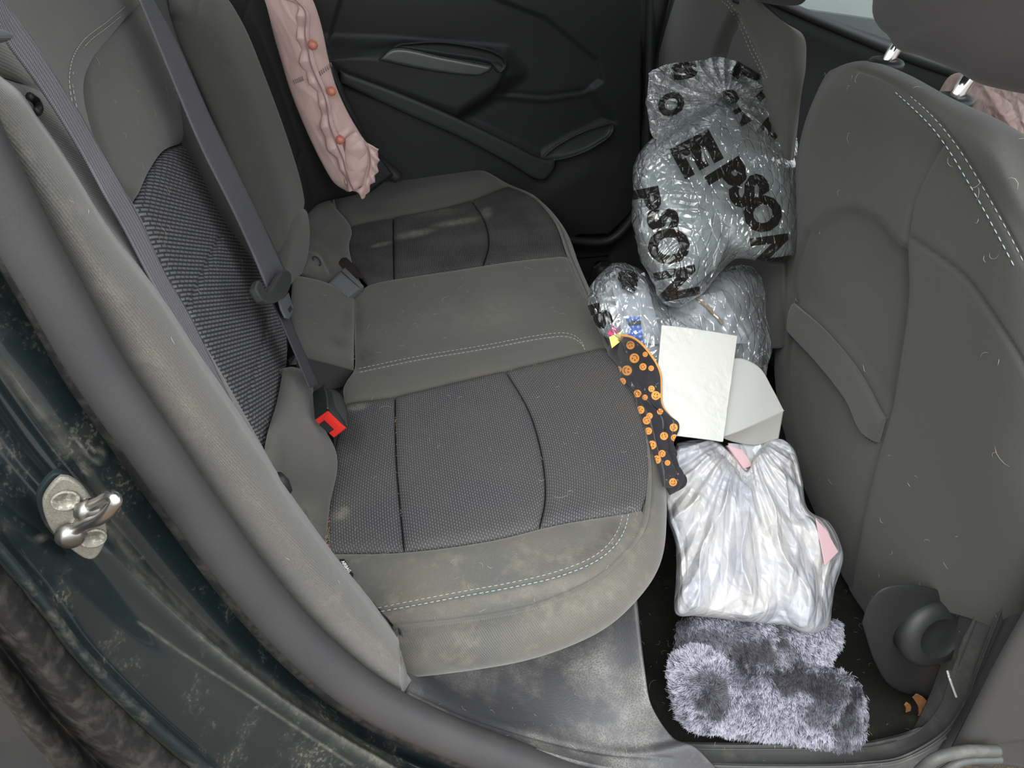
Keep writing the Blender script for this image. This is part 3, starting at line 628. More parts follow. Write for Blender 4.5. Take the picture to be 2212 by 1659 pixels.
eA = [(1380, 1606), (1470, 1614), (1700, 1616), (1857, 1613), (1903, 1605), (1982, 1577), (2025, 1527), (2054, 1449), (2095, 1348), (2132, 1248), (2180, 1115), (2235, 975), (2330, 740)]
eB = [(1380, 1644), (1470, 1650), (1700, 1655), (1870, 1650), (1950, 1638), (2035, 1590), (2080, 1530), (2110, 1450), (2150, 1345), (2190, 1240), (2240, 1115), (2300, 975), (2400, 740)]
eC = [(1380, 1694), (1470, 1700), (1700, 1705), (1890, 1690), (1990, 1660), (2062, 1605), (2105, 1535), (2140, 1450), (2180, 1350), (2222, 1240), (2270, 1115), (2330, 975), (2430, 740)]
def YL(P, k): return row(P, [Y_(k+.028), Y_(k+.016)]+[Y_(k)]*(len(P)-2))
rin = YL(eA, .150); t_ = np.clip((np.arange(len(eA))-4)/3, 0, 1)[:, None]; rin0 = rin+np.array([0, 0, -.12])*(1-t_)+np.array([.01, .03, 0])*t_
gY = loftu([rin0, rin, YL(off(eA, 3, 3), .146), YL(mx(eA, eB, .5), .134), YL(mx(eA, eB, .88), .121), YL(eB, .106), YL(mx(eB, eC, .3), .104), YL(eC, .10), YL(off(eC, 22, 45), .088)], 150, 60)
shell('sill_strip', gY, M_sill2, sill, .006)
scr = onsurf(gY, [(2048, 1449), (2054, 1470), (2067, 1505)], .001); tag(tube('scratch_flake', scr, .0018, M_white, sill, 6), 'pale scratched flake on the sill corner')
# front door pillar panel
pil = thing('pillar_cover', 'smooth charcoal pillar panel at the lower right corner', 'pillar trim', (.9, .05, .3))
gZ = puff(coons(row([(2380, 1000), (2480, 1000), (2600, 1000)], Y_(.05)), row([(2600, 1000), (2620, 1400), (2600, 1800)], Y_(.03)), row([(2045, 1640), (2300, 1680), (2600, 1800)], Y_(.03)), row([(2380, 1000), (2300, 1150), (2212, 1318), (2150, 1430), (2095, 1540), (2045, 1640)], Y_(.06)), 60, 80), .01, .012)
gZ = relief(gZ, [(2158, 1612), (2230, 1600), (2260, 1800), (2100, 1800), (2158, 1640)], -.006, 6)
shell('panel', gZ, mat('charcoal pillar plastic', (.055, .055, .055), .5, .4, bump=.2, bscale=900), pil, .01)
arc = row([(1985, 1668), (2020, 1640), (2070, 1625), (2155, 1622)], Y_(.02)); tube('grommet_ring', arc, .008, M_sill2, pil, 12, 40)
arc = row([(2030, 1672), (2075, 1646), (2160, 1640)], Y_(.015)); tube('grommet_ring', arc, .006, M_sill2, pil, 12, 40)
# striker
stk = thing('door_striker', 'zinc door striker plate with steel loop bolted to the teal jamb', 'door striker', un(160, 1120, Y_(.045)))
def sp_(x, y, k=.045): return un(x, y, Y_(k+(x-160)*.00008))
opx = [(132, 1033), (150, 1035), (176, 1052), (200, 1085), (225, 1125), (231, 1150), (222, 1185), (205, 1207), (188, 1209), (150, 1185), (110, 1145), (92, 1095), (95, 1075), (118, 1043)]
op = cr(np.array(opx+[opx[0]], float), 60)[:-1]; P = [sp_(x, y, .030) for x, y in op]; nn = np.cross(P[20]-P[0], P[40]-P[0]); nn *= np.sign(nn@(CC-P[0])); nn /= np.linalg.norm(nn)
prism_poly('base_plate', P, nn, .005, M_zinc, stk, .0015)
P2 = [p-nn*.0045-AR*.004 for p in P]; tag(prism_poly('backing_plate', P2, nn, .006, M_paint2, stk, .001), 'darker backing plate')
def pp(x, y, h): return sp_(x, y, .030)+nn*h
bs = [(145, 1140), (150, 1125), (172, 1082), (182, 1072), (196, 1076), (208, 1100), (206, 1112), (180, 1160), (165, 1168), (148, 1158)]
prism_poly('raised_boss', [pp(x, y, .003) for x, y in bs], nn, .005, M_zinc, stk, .0015)
for a_ in ((192, 1094), (152, 1146)):
    c = pp(*a_, .002); lathe('loop_collar', [(.010, 0), (.0105, .004), (.008, .008), (.006, .010)], c, nn, M_steel, stk, 24)
def lp(x, y, h): return sp_(x, y, .030)+nn*h
# loop: leaves the plate at the two collars and closes further out
L1 = [un(190, 1096, Y_(.030)), un(215, 1084, Y_(.012)), un(240, 1072, Y_(-.004)), un(251, 1078, Y_(-.008)), un(240, 1100, Y_(-.008)), un(215, 1122, Y_(-.002)), un(185, 1133, Y_(.010)), un(158, 1146, Y_(.026))]
tube('steel_loop', L1, .0041, mat('polished steel', (.62, .61, .59), .26, .5, metal=1), stk, 16, 70)
for a_ in ((141, 1079), (201, 1160)):
    c = pp(*a_, .0008); lathe('screw_head', [(.0092, 0), (.009, .0015), (.0078, .0018), (.0074, .0008), (.003, .0006), (.0025, -.0005)], c, nn, M_rust, stk, 28)
# ------------------------------------------------------------------ FLOOR
def slab(name, x0, x1, y0, y1, z0, z1, m, **kw):
    o = box(name, ((x0+x1)/2, (y0+y1)/2, (z0+z1)/2), (x1-x0, y1-y0, z1-z0), m, None, bev=0, smooth_=False); tag(o, **kw); return o
xs = np.linspace(-.1, 1.94, 120); ys = np.linspace(.152, 1.44, 96); XX, YY = np.meshgrid(xs, ys)
ZZ = .16*np.exp(-((YY-.80)/.13)**4)*smooth((XX-.5)/.1)+.09*smooth((.58-XX)/.10)*smooth((YY-.26)/.04)+.004*np.sin(XX*23)*np.sin(YY*31)-.0*XX
ZZ = ZZ-.03; gF_ = np.stack([XX, YY, ZZ], -1); o = shell('floor', gF_, M_carp, None, .02); tag(o, 'black carpet on the footwell floor with gritty dirt', kind='structure')
slab('ground_outside', -4, 6, -4, 8, -.42, -.38, mat('brown gritty ground', (.10, .075, .055), .95, .1, var=(.16, .13, .10), vscale=30, fine=.3, fscale=300, bump=.5, bscale=200, bdist=.004), kind='structure', label='brown ground outside the car')
# ------------------------------------------------------------------ FAR REAR DOOR
W = 1.45
dr = thing('rear_door', 'closed far rear door with black trim panel, armrest and pull handle', 'car door', (.45, 1.47, .2))
rowsD = [row([(560, -160), (800, -160), (1100, -160), (1420, -160)], Y_(W)), row([(600, -20), (800, -20), (1100, -20), (1412, -20)], Y_(W-.01)), row([(640, 120), (800, 120), (1100, 120), (1405, 120)], Y_(W)),
         row([(700, 260), (850, 260), (1100, 260), (1400, 260)], Y_(W)), row([(760, 360), (900, 370), (1100, 380), (1395, 380)], Y_(W)), row([(800, 440), (950, 450), (1120, 470), (1385, 470)], Y_(W)), row([(900, 560), (1000, 570), (1150, 575), (1350, 560)], Y_(W+.01))]
gd = loftu(rowsD, 340, 280); gdQ = proj(gd)
arm_ = [(690, 120), (830, 136), (1030, 166), (1088, 150), (1085, 175), (985, 252), (1170, 340), (1235, 340), (1200, 372), (1163, 385), (1000, 300), (740, 180), (690, 160)]
gd = relief(gd, [(660, 95), (830, 100), (1090, 120), (1120, 160), (1060, 205), (985, 252), (740, 165), (660, 120)], .030, 26, (0, -1, 0), gdQ)
gd = relief(gd, [(985, 252), (1060, 205), (1180, 216), (1275, 200), (1322, 262), (1240, 300), (1170, 340)], -.012, 16, (0, -1, 0), gdQ)
gd = relief(gd, [(745, -30), (1000, -30), (1180, 40), (1290, 130), (1300, 175), (1262, 203), (1180, 214), (1060, 204), (1090, 140), (1060, 110), (870, 92), (700, 120)], -.008, 7, (0, -1, 0), gdQ)
gd = relief(gd, [(1150, 430), (1190, 395), (1270, 350), (1340, 345), (1368, 390), (1345, 470), (1310, 500), (1230, 490)], .008, 30, (0, -1, 0), gdQ)
gd = relief(gd, [(1395, -170), (1500, -170), (1500, 600), (1200, 600), (1250, 512), (1318, 510), (1368, 460), (1388, 380)], -.03, 8, (0, -1, 0), gdQ)
shell('door_panel', gd, M_plasd, dr, .04)
bz = [(820, 128), (850, 103), (890, 93), (960, 97), (1055, 118), (1086, 130), (1084, 145), (1060, 158), (1020, 163), (900, 148)]
gb = puff(coons(row([(822, 126), (850, 104), (960, 122), (1062, 142)], Y_(W-.036)), row([(1062, 142), (1062, 150), (1035, 163)], Y_(W-.036)), row([(818, 130), (900, 148), (980, 160), (1035, 163)], Y_(W-.036)), row([(822, 126), (820, 128), (818, 130)], Y_(W-.036)), 60, 20), .006, .008)
tag(shell('door_handle', gb, M_sat, dr, .006), 'satin grey inner door handle')
gb2 = puff(coons(row([(868, 98), (950, 93), (1060, 112), (1090, 128)], Y_(W-.034)), row([(1090, 128), (1092, 142), (1080, 158)], Y_(W-.034)), row([(850, 106), (950, 122), (1062, 142), (1080, 158)], Y_(W-.034)), row([(868, 98), (860, 101), (850, 106)], Y_(W-.034)), 60, 24), -.012, .01)
shell('handle_recess', gb2, M_plas, dr, .004)
ga = puff(coons(row([(732, 150), (860, 198), (985, 252), (1100, 308), (1168, 341), (1200, 345)], Y_(W-.026)), row([(1200, 345), (1200, 360), (1180, 388)], Y_(W-.026)), row([(735, 178), (860, 238), (1000, 300), (1100, 353), (1160, 388), (1180, 388)], Y_(W-.026)), row([(732, 150), (733, 165), (735, 178)], Y_(W-.026)), 80, 20), .006, .012)
tag(shell('armrest_strip', ga, M_armr, dr, .035), 'lighter diagonal armrest edge')
gp = puff(coons(row([(1170, 342), (1210, 312), (1265, 284), (1322, 266)], Y_(W-.012)), row([(1322, 266), (1324, 280), (1312, 297)], Y_(W-.02)), row([(1172, 344), (1210, 343), (1265, 326), (1312, 297)], Y_(W-.026)), row([(1170, 342), (1171, 343), (1172, 344)], Y_(W-.02)), 50, 24), -.008, .012)
tag(shell('pull_cup', gp, M_armr, dr, .004), 'lighter lip of the door pull cup')
# door seal of the far opening and pillar trims
fs = row([(640, -60), (700, 120), (745, 230), (800, 330), (860, 385)], Y_(W-.02)); fseal = thing('door_seal', 'thin dark weatherstrip between far rear door and backrest', 'weatherstrip', fs[2]); tube('rubber_bulb', fs, .014, M_seal, fseal, 12, 60)
fs2 = row([(1408, -60), (1404, 150), (1398, 300), (1388, 400), (1366, 470), (1318, 518), (1240, 520), (1150, 500)], Y_(W-.03)); tube('lower_bulb', fs2, .010, M_plasd, fseal, 10, 80)
qt = thing('quarter_trim', 'dark plastic quarter trim below the far rear window', 'interior trim', (.0, 1.4, .3))
gq = coons(row([(560, -80), (600, -80), (640, -80)], Y_(W-.05)), row([(640, -80), (700, 110), (760, 250), (850, 378)], Y_(W-.03)), row([(700, 480), (780, 430), (850, 378)], Y_(W-.05)), row([(560, -80), (600, 120), (650, 300), (700, 480)], Y_(W-.12)), 30, 60)
shell('panel', gq, M_plasd, qt, .01)
# ------------------------------------------------------------------ FAR SIDE: pillar, front door, glass
pl2 = thing('centre_pillar', 'dark plastic centre pillar between the far doors', 'interior trim', (.85, 1.42, 0)); box('pillar_trim', (.88, 1.485, .42), (.14, .03, 1.0), M_plasd, pl2, bev=.015); box('pillar_foot', (.90, 1.472, .05), (.26, .05, .16), M_plas, pl2, bev=.03)
fd = thing('front_door', 'far front door with black panel and dark belt line under its window', 'car door', (1.5, 1.47, .4))
def fdr(px, y): return row(px, Y_(y))
gfd = loftu([fdr([(1500, -80), (1720, 30), (1960, 122), (2100, 172), (2400, 275)], 1.44), fdr([(1500, -40), (1740, 65), (1960, 150), (2100, 200), (2400, 305)], 1.43), fdr([(1500, 60), (1740, 160), (1960, 250), (2400, 420)], 1.45), fdr([(1500, 330), (1740, 420), (1960, 520), (2400, 660)], 1.46)], 120, 60)
shell('door_panel', gfd, mat('dark textured door panel', (.030, .031, .031), .8, .2, fine=.2), fd, .03)
gfb = loftu([fdr([(1500, -105), (1690, -5), (1800, 42), (1960, 100), (2100, 150), (2400, 250)], 1.46), fdr([(1500, -95), (1700, 5), (1810, 52), (1960, 110), (2100, 160), (2400, 262)], 1.42), fdr([(1500, -72), (1715, 30), (1820, 75), (1960, 132), (2100, 180), (2400, 285)], 1.42), fdr([(1500, -66), (1720, 36), (1820, 81), (1960, 138), (2100, 186), (2400, 292)], 1.45)], 120, 20)
tag(shell('belt_moulding', gfb, M_plasd, fd, .008), 'black belt moulding under the window')
gl = NT('window glass'); g1 = gl.n('ShaderNodeBsdfTransparent', inp={0: (.80, .84, .83, 1)}); g2 = gl.n('ShaderNodeBsdfGlossy', inp={0: (.9, .95, .93, 1), 1: .03}); mxs = gl.n('ShaderNodeMixShader', inp={0: .07}); gl.l(g1.outputs[0], mxs.inputs[1]); gl.l(g2.outputs[0], mxs.inputs[2]); gl.l(mxs.outputs[0], gl.out.inputs[0])
box('window_glass', (1.5, 1.475, 1.05), (1.3, .005, .62), gl.m, fd, bev=0)
gr = box('window_glass', (.35, 1.475, 1.05), (.8, .005, .5), gl.m, dr, bev=0)
slab('wall_outside', -3, 6, 2.3, 2.4, -.4, 1.9, mat('pale grey outside wall', (.30, .315, .31), .8, .2, var=(.25, .265, .26), vscale=1.2), kind='structure', label='plain grey wall beyond the far window')
slab('ceiling', -.9, 1.6, .12, 1.44, 1.37, 1.41, mat('grey headliner', (.25, .25, .24), .95, .1), kind='structure', label='unseen headliner and roof of the car')  # roof out of view, added so the far side falls darker
# bulkhead behind the seats and far body so no light leaks from below
slab('wall_rear', -.9, -.25, .2, 1.45, -.1, .80, M_fabd, kind='structure', label='luggage compartment behind the rear backrest')
slab('wall_left', -.9, 2.2, 1.505, 1.53, -.15, .80, M_plasd, kind='structure', label='far body side of the car')
slab('wall_front', 1.95, 2.0, .1, 1.47, -.1, .95, M_plas, kind='structure', label='dark dashboard ahead of the front seats')
# ------------------------------------------------------------------ NEAR FRONT SEAT
fst = thing('front_seat', 'near front seat seen from behind, charcoal fabric back with elastic map pocket', 'car seat', (.85, .4, .1))
o3, o1, o0 = sh(FB, .045), sh(FB, .012), FB
def R5(p, e=0):
    p = [(x if x < 2150 else 2150+(x-2150)*.55, y) for x, y in p]; return row(p, [sh(FB, .045+e), sh(FB, .012+e)]+[sh(FB, e)]*(len(p)-4)+[sh(FB, .012+e), sh(FB, .04+e)])
top = row([(1800, 150), (1835, 136), (1880, 132), (1960, 160), (2060, 214), (2150, 255), (2210, 290), (2298, 360)], [sh(FB, .06)]*8)
top0 = row([(1830, 190), (1860, 178), (1905, 180), (1975, 205), (2065, 255), (2150, 296), (2215, 335), (2300, 400)], [sh(FB, .17)]*8)
rows = [top0, top, R5([(1765, 198), (1800, 180), (1860, 176), (1960, 205), (2060, 262), (2160, 330), (2260, 410), (2430, 570)]),
 R5([(1728, 305), (1760, 300), (1850, 305), (1950, 335), (2070, 390), (2180, 460), (2300, 540), (2450, 680)]),
 R5([(1703, 475), (1740, 470), (1840, 475), (1940, 495), (2070, 540), (2200, 600), (2320, 670), (2460, 780)]),
 R5([(1683, 680), (1720, 675), (1820, 685), (1920, 700), (2060, 730), (2200, 770), (2330, 820), (2460, 900)]),
 R5([(1673, 810), (1715, 815), (1810, 840), (1900, 860), (2050, 890), (2190, 925), (2320, 965), (2440, 1030)]),
 R5([(1697, 950), (1740, 960), (1820, 985), (1900, 1005), (2040, 1035), (2180, 1070), (2300, 1110), (2410, 1170)]),
 R5([(1756, 1100), (1790, 1115), (1850, 1135), (1910, 1150), (2040, 1175), (2160, 1205), (2270, 1240), (2370, 1290)], .015),
 R5([(1822, 1250), (1845, 1250), (1890, 1250), (1940, 1255), (2040, 1275), (2140, 1300), (2230, 1330), (2320, 1375)], .03),
 R5([(1872, 1330), (1885, 1322), (1915, 1310), (1960, 1305), (2040, 1320), (2120, 1345), (2200, 1375), (2290, 1420)], .045)]
gs = loftu(rows, 200, 260)
rec = [(1745, 505), (1790, 462), (1845, 452), (1895, 478), (1950, 545), (1957, 640), (1942, 760), (1918, 900), (1872, 815), (1795, 715), (1722, 648), (1732, 570)]
gs = relief(gs, rec, -.012, 16)
gs = relief(gs, [(1720, 650), (1795, 715), (1872, 815), (1918, 903), (1905, 955), (1870, 1080), (1835, 1260), (1790, 1150), (1730, 1020), (1700, 940), (1690, 810), (1700, 720)], -.004, 14)
seamv = [(1957, 520), (1955, 540), (1957, 640), (1942, 760), (1920, 890), (1900, 960), (1870, 1080), (1850, 1180), (1835, 1262)]
seamb = [(2035, 310), (2000, 370), (1970, 440), (1957, 515)]; seamc = [(1965, 512), (2030, 555), (2085, 600), (2150, 690), (2212, 790), (2260, 900)]
stA = [(1855, 150), (1900, 165), (1950, 195), (1990, 228), (2030, 268), (2070, 318), (2110, 380), (2150, 450), (2185, 515), (2215, 575)]
stB = [(1850, 158), (1890, 170), (1935, 200), (1975, 235), (2015, 275), (2052, 325), (2090, 388), (2130, 458), (2165, 523), (2200, 590)]
ltseam = [(1790, 150), (1765, 215), (1750, 280), (1735, 330)]
gs = groove(gs, [seamv, seamb, seamc, [(1720, 650), (1715, 600), (1745, 505)]], 5, .004); gs = groove(gs, [stA], 5, .0025)
gs = groove(gs, [[(x-22, y+20) for x, y in []] or [(1722, 655), (1712, 715), (1702, 800), (1705, 900)]], 6, .003)
shell('seat_back', gs, M_fabm, fst, .008)
bdT = [(1718, 652), (1790, 714), (1866, 806), (1919, 904)]; bdB = [(1708, 714), (1778, 788), (1840, 868), (1872, 935), (1905, 956)]
gbd = puff(coons(onsurf(gs, bdT, .004), onsurf(gs, [(1919, 904), (1912, 930), (1905, 956)], .004, 12), onsurf(gs, bdB, .004), onsurf(gs, [(1718, 652), (1712, 680), (1708, 714)], .004, 12), 70, 24), .010, .02)
shell('pocket_band', gbd, mat('charcoal pocket band fabric', (.062, .063, .058), .9, .15, fine=.12, fscale=1300, sheen=.2), fst, .008)
V, F = join(dashes(onsurf(gs, [(x-2, y+5) for x, y in bdB], .003), .0007, .004, .003)); tag(link('pocket_stitching', V, F, M_plasd, fst), 'black stitching')
V, F = join(dashes(onsurf(gs, stA[2:], .001), .0007, .0062, .0035)); link('stitching', V, F, M_thr, fst)
V, F = join(dashes(onsurf(gs, stB[2:], .001), .0007, .0062, .0035)); tag(link('stitching', V, F, M_thrb, fst), 'pale blue stitching')
# seat cushion and front side of the seat, out of sight but solid
box('seat_cushion', (1.15, .42, .22), (.46, .5, .16), M_fabd, fst, bev=.04)
gfr = gs[20:-10:8, 12:-12:8]+np.array([.09, 0, .02]); 
# recliner cover and knob
ro = [(1862, 1345), (1878, 1300), (1905, 1272), (1950, 1262), (2010, 1270), (2080, 1295), (2150, 1340), (2200, 1400), (2170, 1470), (2080, 1500), (1980, 1502), (1925, 1482), (1890, 1430)]
star('recliner_cover', ro, (2000, 1390), Y_(.205), M_plas, fst, 40, 160, .02, .05, 3)
c = un(2014, 1366, Y_(.185)); lathe('recliner_knob', [(.050, -.03), (.0535, .0), (.0525, .006), (.047, .0125), (.038, .0165), (.032, .0178), (.0305, .0178), (.0295, .0158), (.01, .0158)], c, (-.06, -.93, .35), M_plas, fst, 72)
box('seat_track', (1.15, .24, .05), (.45, .05, .05), M_plasd, fst, bev=.01)
# headrest
hr_pl = sh(FB, -.01)
def post(a, b, g):
    A = un(*a, sh(FB, .072)); tube('headrest_post', [A-np.array([0, 0, .012]), A+np.array([.002, 0, .01]), A+np.array([.008, 0, .03]), A+np.array([.022, 0, .06]), A+np.array([.032, 0, .10])], .0085, M_chrome, fst, 24, 40)
    lathe('post_grommet', [(.0225, -.004), (.0235, .002), (.021, .0055), (.013, .007), (.0085, .0055)], A+np.array([0, 0, .0]), (-.12, 0, 1), M_plas, fst, 36)
post((1914, 138), 0, 0); post((2060, 217), 0, 0)
ho = [(1888, -20), (1885, 28), (1900, 60), (1918, 76), (1934, 102), (1990, 122), (2060, 150), (2110, 178), (2160, 192), (2230, 205), (2330, 215), (2420, 150), (2440, -60), (2300, -200), (2080, -220), (1930, -160)]
h, hg = star('headrest', ho, (2150, 0), ((1, 0, .25), .935), mat('dark plum grey headrest fabric', (.058, .054, .054), .85, .2, fine=.1, fscale=1300, sheen=.2), fst, 40, 160, .05, .06, 3.2)
# ------------------------------------------------------------------ DRIVER SEAT
ds = thing('front_seat', 'far driver seat seen from behind beyond the clear bags, grey fabric with dotted stitching', 'car seat', (.9, 1.15, .1))
def R6(p): return row(p, [sh(DB, .03)]+[DB]*(len(p)-2)+[sh(DB, .004)])
rows = [R6([(1480, -120), (1500, -122), (1540, -110), (1580, -80), (1600, -60), (1612, -40)]), R6([(1466, -30), (1500, -32), (1560, -25), (1605, -10), (1630, 0), (1647, 8)]), R6([(1436, 70), (1480, 72), (1560, 72), (1635, 70), (1685, 66), (1708, 68)]),
        R6([(1420, 140), (1470, 142), (1550, 145), (1640, 145), (1692, 142), (1717, 142)]), R6([(1414, 250), (1470, 252), (1550, 255), (1640, 255), (1685, 252), (1704, 250)]), R6([(1412, 450), (1470, 500), (1550, 500), (1640, 500), (1690, 500), (1695, 500)]),
        R6([(1412, 720), (1470, 750), (1550, 750), (1640, 750), (1690, 750), (1700, 740)])]
gds = loftu(rows, 110, 110); gds = groove(gds, [[(1585, 35), (1562, 80), (1550, 120)]], 8, .012)
gds = relief(gds, [(1585, 30), (1625, 90), (1650, 160), (1560, 300), (1545, 200), (1555, 110)], -.008, 14)
shell('seat_back', gds, mat('worn olive grey seat fabric', (.075, .073, .065), .9, .15, var=(.065, .064, .058), vscale=9, fine=.12, fscale=1300, sheen=.2), ds, .02)
sA = [(1552, -5), (1572, 12), (1588, 35), (1605, 70), (1622, 110), (1640, 145), (1652, 175)]; sB_ = [(x+7, y-4) for x, y in sA]
for q in (sA, sB_):
    V, F = join(dashes(onsurf(gds, q, .001), .0007, .0055, .004)); link('stitching', V, F, M_thr, ds)
star('headrest', [(1600, -60), (1622, -8), (1660, 8), (1700, 12), (1735, 6), (1750, -20), (1740, -90), (1660, -140), (1610, -120)], (1680, -60), sh(DB, -.005), M_fabd, ds, 20, 80, .03, .04, 3)
A = un(1612, 0, sh(DB, .02)); lathe('post_grommet', [(.024, -.004), (.025, .002), (.022, .006), (.012, .008)], A, (-.12, 0, 1), M_plas, ds, 30)
box('seat_cushion', (1.25, 1.15, .22), (.46, .5, .16), M_fabd, ds, bev=.04)
# centre console between front seats
cs = thing('centre_console', 'dark centre console between the front seats', 'console', (1.2, .78, .1)); box('console_body', (1.3, .79, .25), (.6, .13, .34), M_plasd, cs, bev=.03)
# ------------------------------------------------------------------ BELTS AND BUCKLES
def ribbon(name, Lp, Rp, pl, m, parent, n=200, thick=.0014, bow=.0):
    a, b = row(Lp, pl), row(Rp, pl); a, b = cr(a, n), cr(b, n); k = 12; u = np.linspace(0, 1, k)[None, :, None]
    G = a[:, None]*(1-u)+b[:, None]*u; G = G+gnorm(G)*(bow*np.sin(np.pi*np.linspace(0, 1, k))[None, :, None]); return shell(name, G, m, parent, thick), G
nb = thing('seat_belt', 'near grey shoulder belt running down beside the bolster to the floor anchor', 'seat belt', (-.05, .3, .6))
Ln = [(-75, -80), (-20, 0), (0, 55), (18, 93), (60, 150), (99, 205), (145, 277), (193, 359), (232, 431), (271, 500), (318, 590), (380, 703), (434, 804), (481, 876), (524, 938), (560, 982), (598, 1030)]
Rn = [(-45, -95), (-12, -30), (6, 3), (45, 48), (90, 112), (130, 178), (169, 238), (211, 310), (256, 386), (315, 500), (362, 598), (409, 677), (463, 789), (506, 876), (543, 938), (575, 985), (604, 1030)]
kk = [.10, .09, .085, .08, .075, .07, .065, .06, .06, .055, .05, .05, .05, .05, .05, .05, .05]
ribbon('webbing', Ln, Rn, [sh(BK, k) for k in kk], M_belt, nb)
anc = np.array([un(600, 1030, sh(BK, .055)), un(612, 1045, sh(BK, .055)), un(622, 1062, sh(BK, .055))]); tag(tube('anchor_bolt', anc, [.006, .007, .005], M_plas, nb, 12), 'black anchor cap')
gd_ = row([(-30, 55), (0, 58), (18, 64), (34, 78), (30, 84), (0, 84), (-30, 82)], sh(BK, .095)); nn_ = np.cross(gd_[2]-gd_[0], gd_[4]-gd_[0]); nn_ *= np.sign(nn_@(CC-gd_[0])); gg = thing('belt_guide', 'small grey plastic guide hooked over the near shoulder belt', 'belt guide', gd_[0]); prism_poly('guide_hook', gd_, nn_, .014, M_gbk, gg, .003)
cb = thing('seat_belt', 'centre grey belt crossing the middle backrest diagonally, tongue parked at its lower end', 'seat belt', (-.05, .8, .5))
Lc = [(290, -30), (303, 0), (368, 160), (435, 318), (502, 452), (549, 555), (581, 632)]; Rc = [(320, -30), (334, 0), (385, 94), (452, 244), (518, 378), (575, 495), (617, 585)]
ribbon('webbing', Lc, Rc, [sh(BK, .05)]*5+[sh(BK, .045)]*2, mat('grey belt webbing, darker', (.1, .1, .1), .6, .35, tex=belttex((.135, .135, .15))), cb)
ribbon('lower_webbing', [(588, 650), (610, 700), (642, 775), (668, 838)], [(616, 648), (632, 700), (660, 765), (690, 832)], [sh(BK, .045), sh(BK, .05), sh(BK, .05), sh(BK, .05)], M_beltd, cb, 60)
gpx = [(554, 624), (557, 612), (563, 604), (569, 618), (579, 631), (596, 610), (613, 584), (622, 583), (630, 592), (631, 606), (622, 634), (604, 650), (583, 656), (568, 648)]
gq_ = cr(row(gpx+[gpx[0]], sh(BK, .06)), 50)[:-1]; n_g = np.cross(gq_[15]-gq_[0], gq_[32]-gq_[0]); n_g *= np.sign(n_g@(CC-gq_[0]))
prism_poly('tongue_housing', gq_, n_g, .010, M_guide, cb, .0025)
tq = row([(603, 646), (612, 644), (624, 632), (629, 650), (634, 664), (630, 682), (624, 689), (618, 686), (609, 668)], sh(BK, .058)); to = prism_poly('latch_tongue', tq, n_g, .003, M_gbk, cb, .0008)
tq = row([(622, 668), (628, 660), (632, 667), (626, 676)], sh(BK, .0585)); tag(prism_poly('latch_slot', tq, n_g, .001, M_plasd, to, 0), 'dark slot in the tongue')
# red buckle
rb = thing('belt_buckle', 'black seat belt buckle with red release button beside the near insert', 'seat belt buckle', un(712, 915, CU))
fp = [(677, 907), (708, 885), (749, 925), (721, 947)]; F4 = [un(x, y, sh(CU, k+.045)) for (x, y), k in zip(fp, (.030, .048, .038, .018))]
bp_ = [(672, 846), (697, 831), (742, 862), (712, 900)]; B4 = [un(x, y, sh(CU, k+.045)) for (x, y), k in zip(bp_, (.03, .045, .03, .01))]
hexa('housing', B4, F4, M_buck, rb, .004, 3)
fn = np.cross(F4[1]-F4[0], F4[3]-F4[0]); fn /= np.linalg.norm(fn); fn *= np.sign(fn@(CC-F4[0]))
def fpt(u, v, h=.001): return (F4[0]*(1-u)*(1-v)+F4[1]*u*(1-v)+F4[2]*u*v+F4[3]*(1-u)*v)+fn*h
# u: 0 left edge ->1 top-right edge ; v: along long side
btn = prism_poly('release_button', [fpt(.06, .04), fpt(.95, .04), fpt(.95, .97), fpt(.05, .97), fpt(.05, .74), fpt(.42, .74), fpt(.42, .26), fpt(.06, .26)], fn, .004, M_red, rb, .0006)
prism_poly('button_rib', [fpt(.45, .2, .002), fpt(.86, .14, .002), fpt(.86, .8, .002), fpt(.45, .86, .002)], fn, .002, M_red, btn, .0007)
prism_poly('latch_slot', [fpt(.02, .28, .0006), fpt(.40, .28, .0006), fpt(.40, .72, .0006), fpt(.02, .72, .0006)], fn, .002, M_plasd, rb, 0)
# side swell of the housing
star('housing_cover', [(705, 838), (728, 845), (745, 868), (752, 895), (750, 920), (735, 905), (708, 884), (700, 860)], (728, 885), sh(CU, .081), M_buck, rb, 14, 50, .008, .012, 2)
rid = [un(699, 833, sh(CU, .095)), un(706, 858, sh(CU, .097)), un(708, 884, sh(CU, .097))]; tube('housing_ridge', rid, .0022, M_buck, rb, 8, 12)
# grey far buckle
gb_ = thing('belt_buckle', 'flat grey seat belt buckle lying at the rear of the centre panel', 'seat belt buckle', un(750, 605, CU))
T4 = [un(x, y, sh(CU, k)) for (x, y), k in zip([(708, 612), (745, 576), (787, 617), (752, 640)], (.034, .034, .022, .022))]; gn = np.cross(T4[1]-T4[0], T4[3]-T4[0]); gn /= np.linalg.norm(gn); gn *= np.sign(gn@(CC-T4[0]))
hexa('housing', [p-gn*.02 for p in T4], T4, M_gbk, gb_, .0025, 2)
def gpt(u, v, h=.0006): return (T4[0]*(1-u)*(1-v)+T4[1]*u*(1-v)+T4[2]*u*v+T4[3]*(1-u)*v)+gn*h
tag(prism_poly('button_outline', [gpt(.1, .12), gpt(.62, .12), gpt(.62, .85), gpt(.1, .85)], gn, .001, mat('mid grey buckle plastic', (.13, .135, .145), .5), gb_, .0004), 'slightly lighter raised panel')
tube('housing_joint', [gpt(.74, .02), gpt(.74, .98)], .0007, M_plasd, gb_, 6)
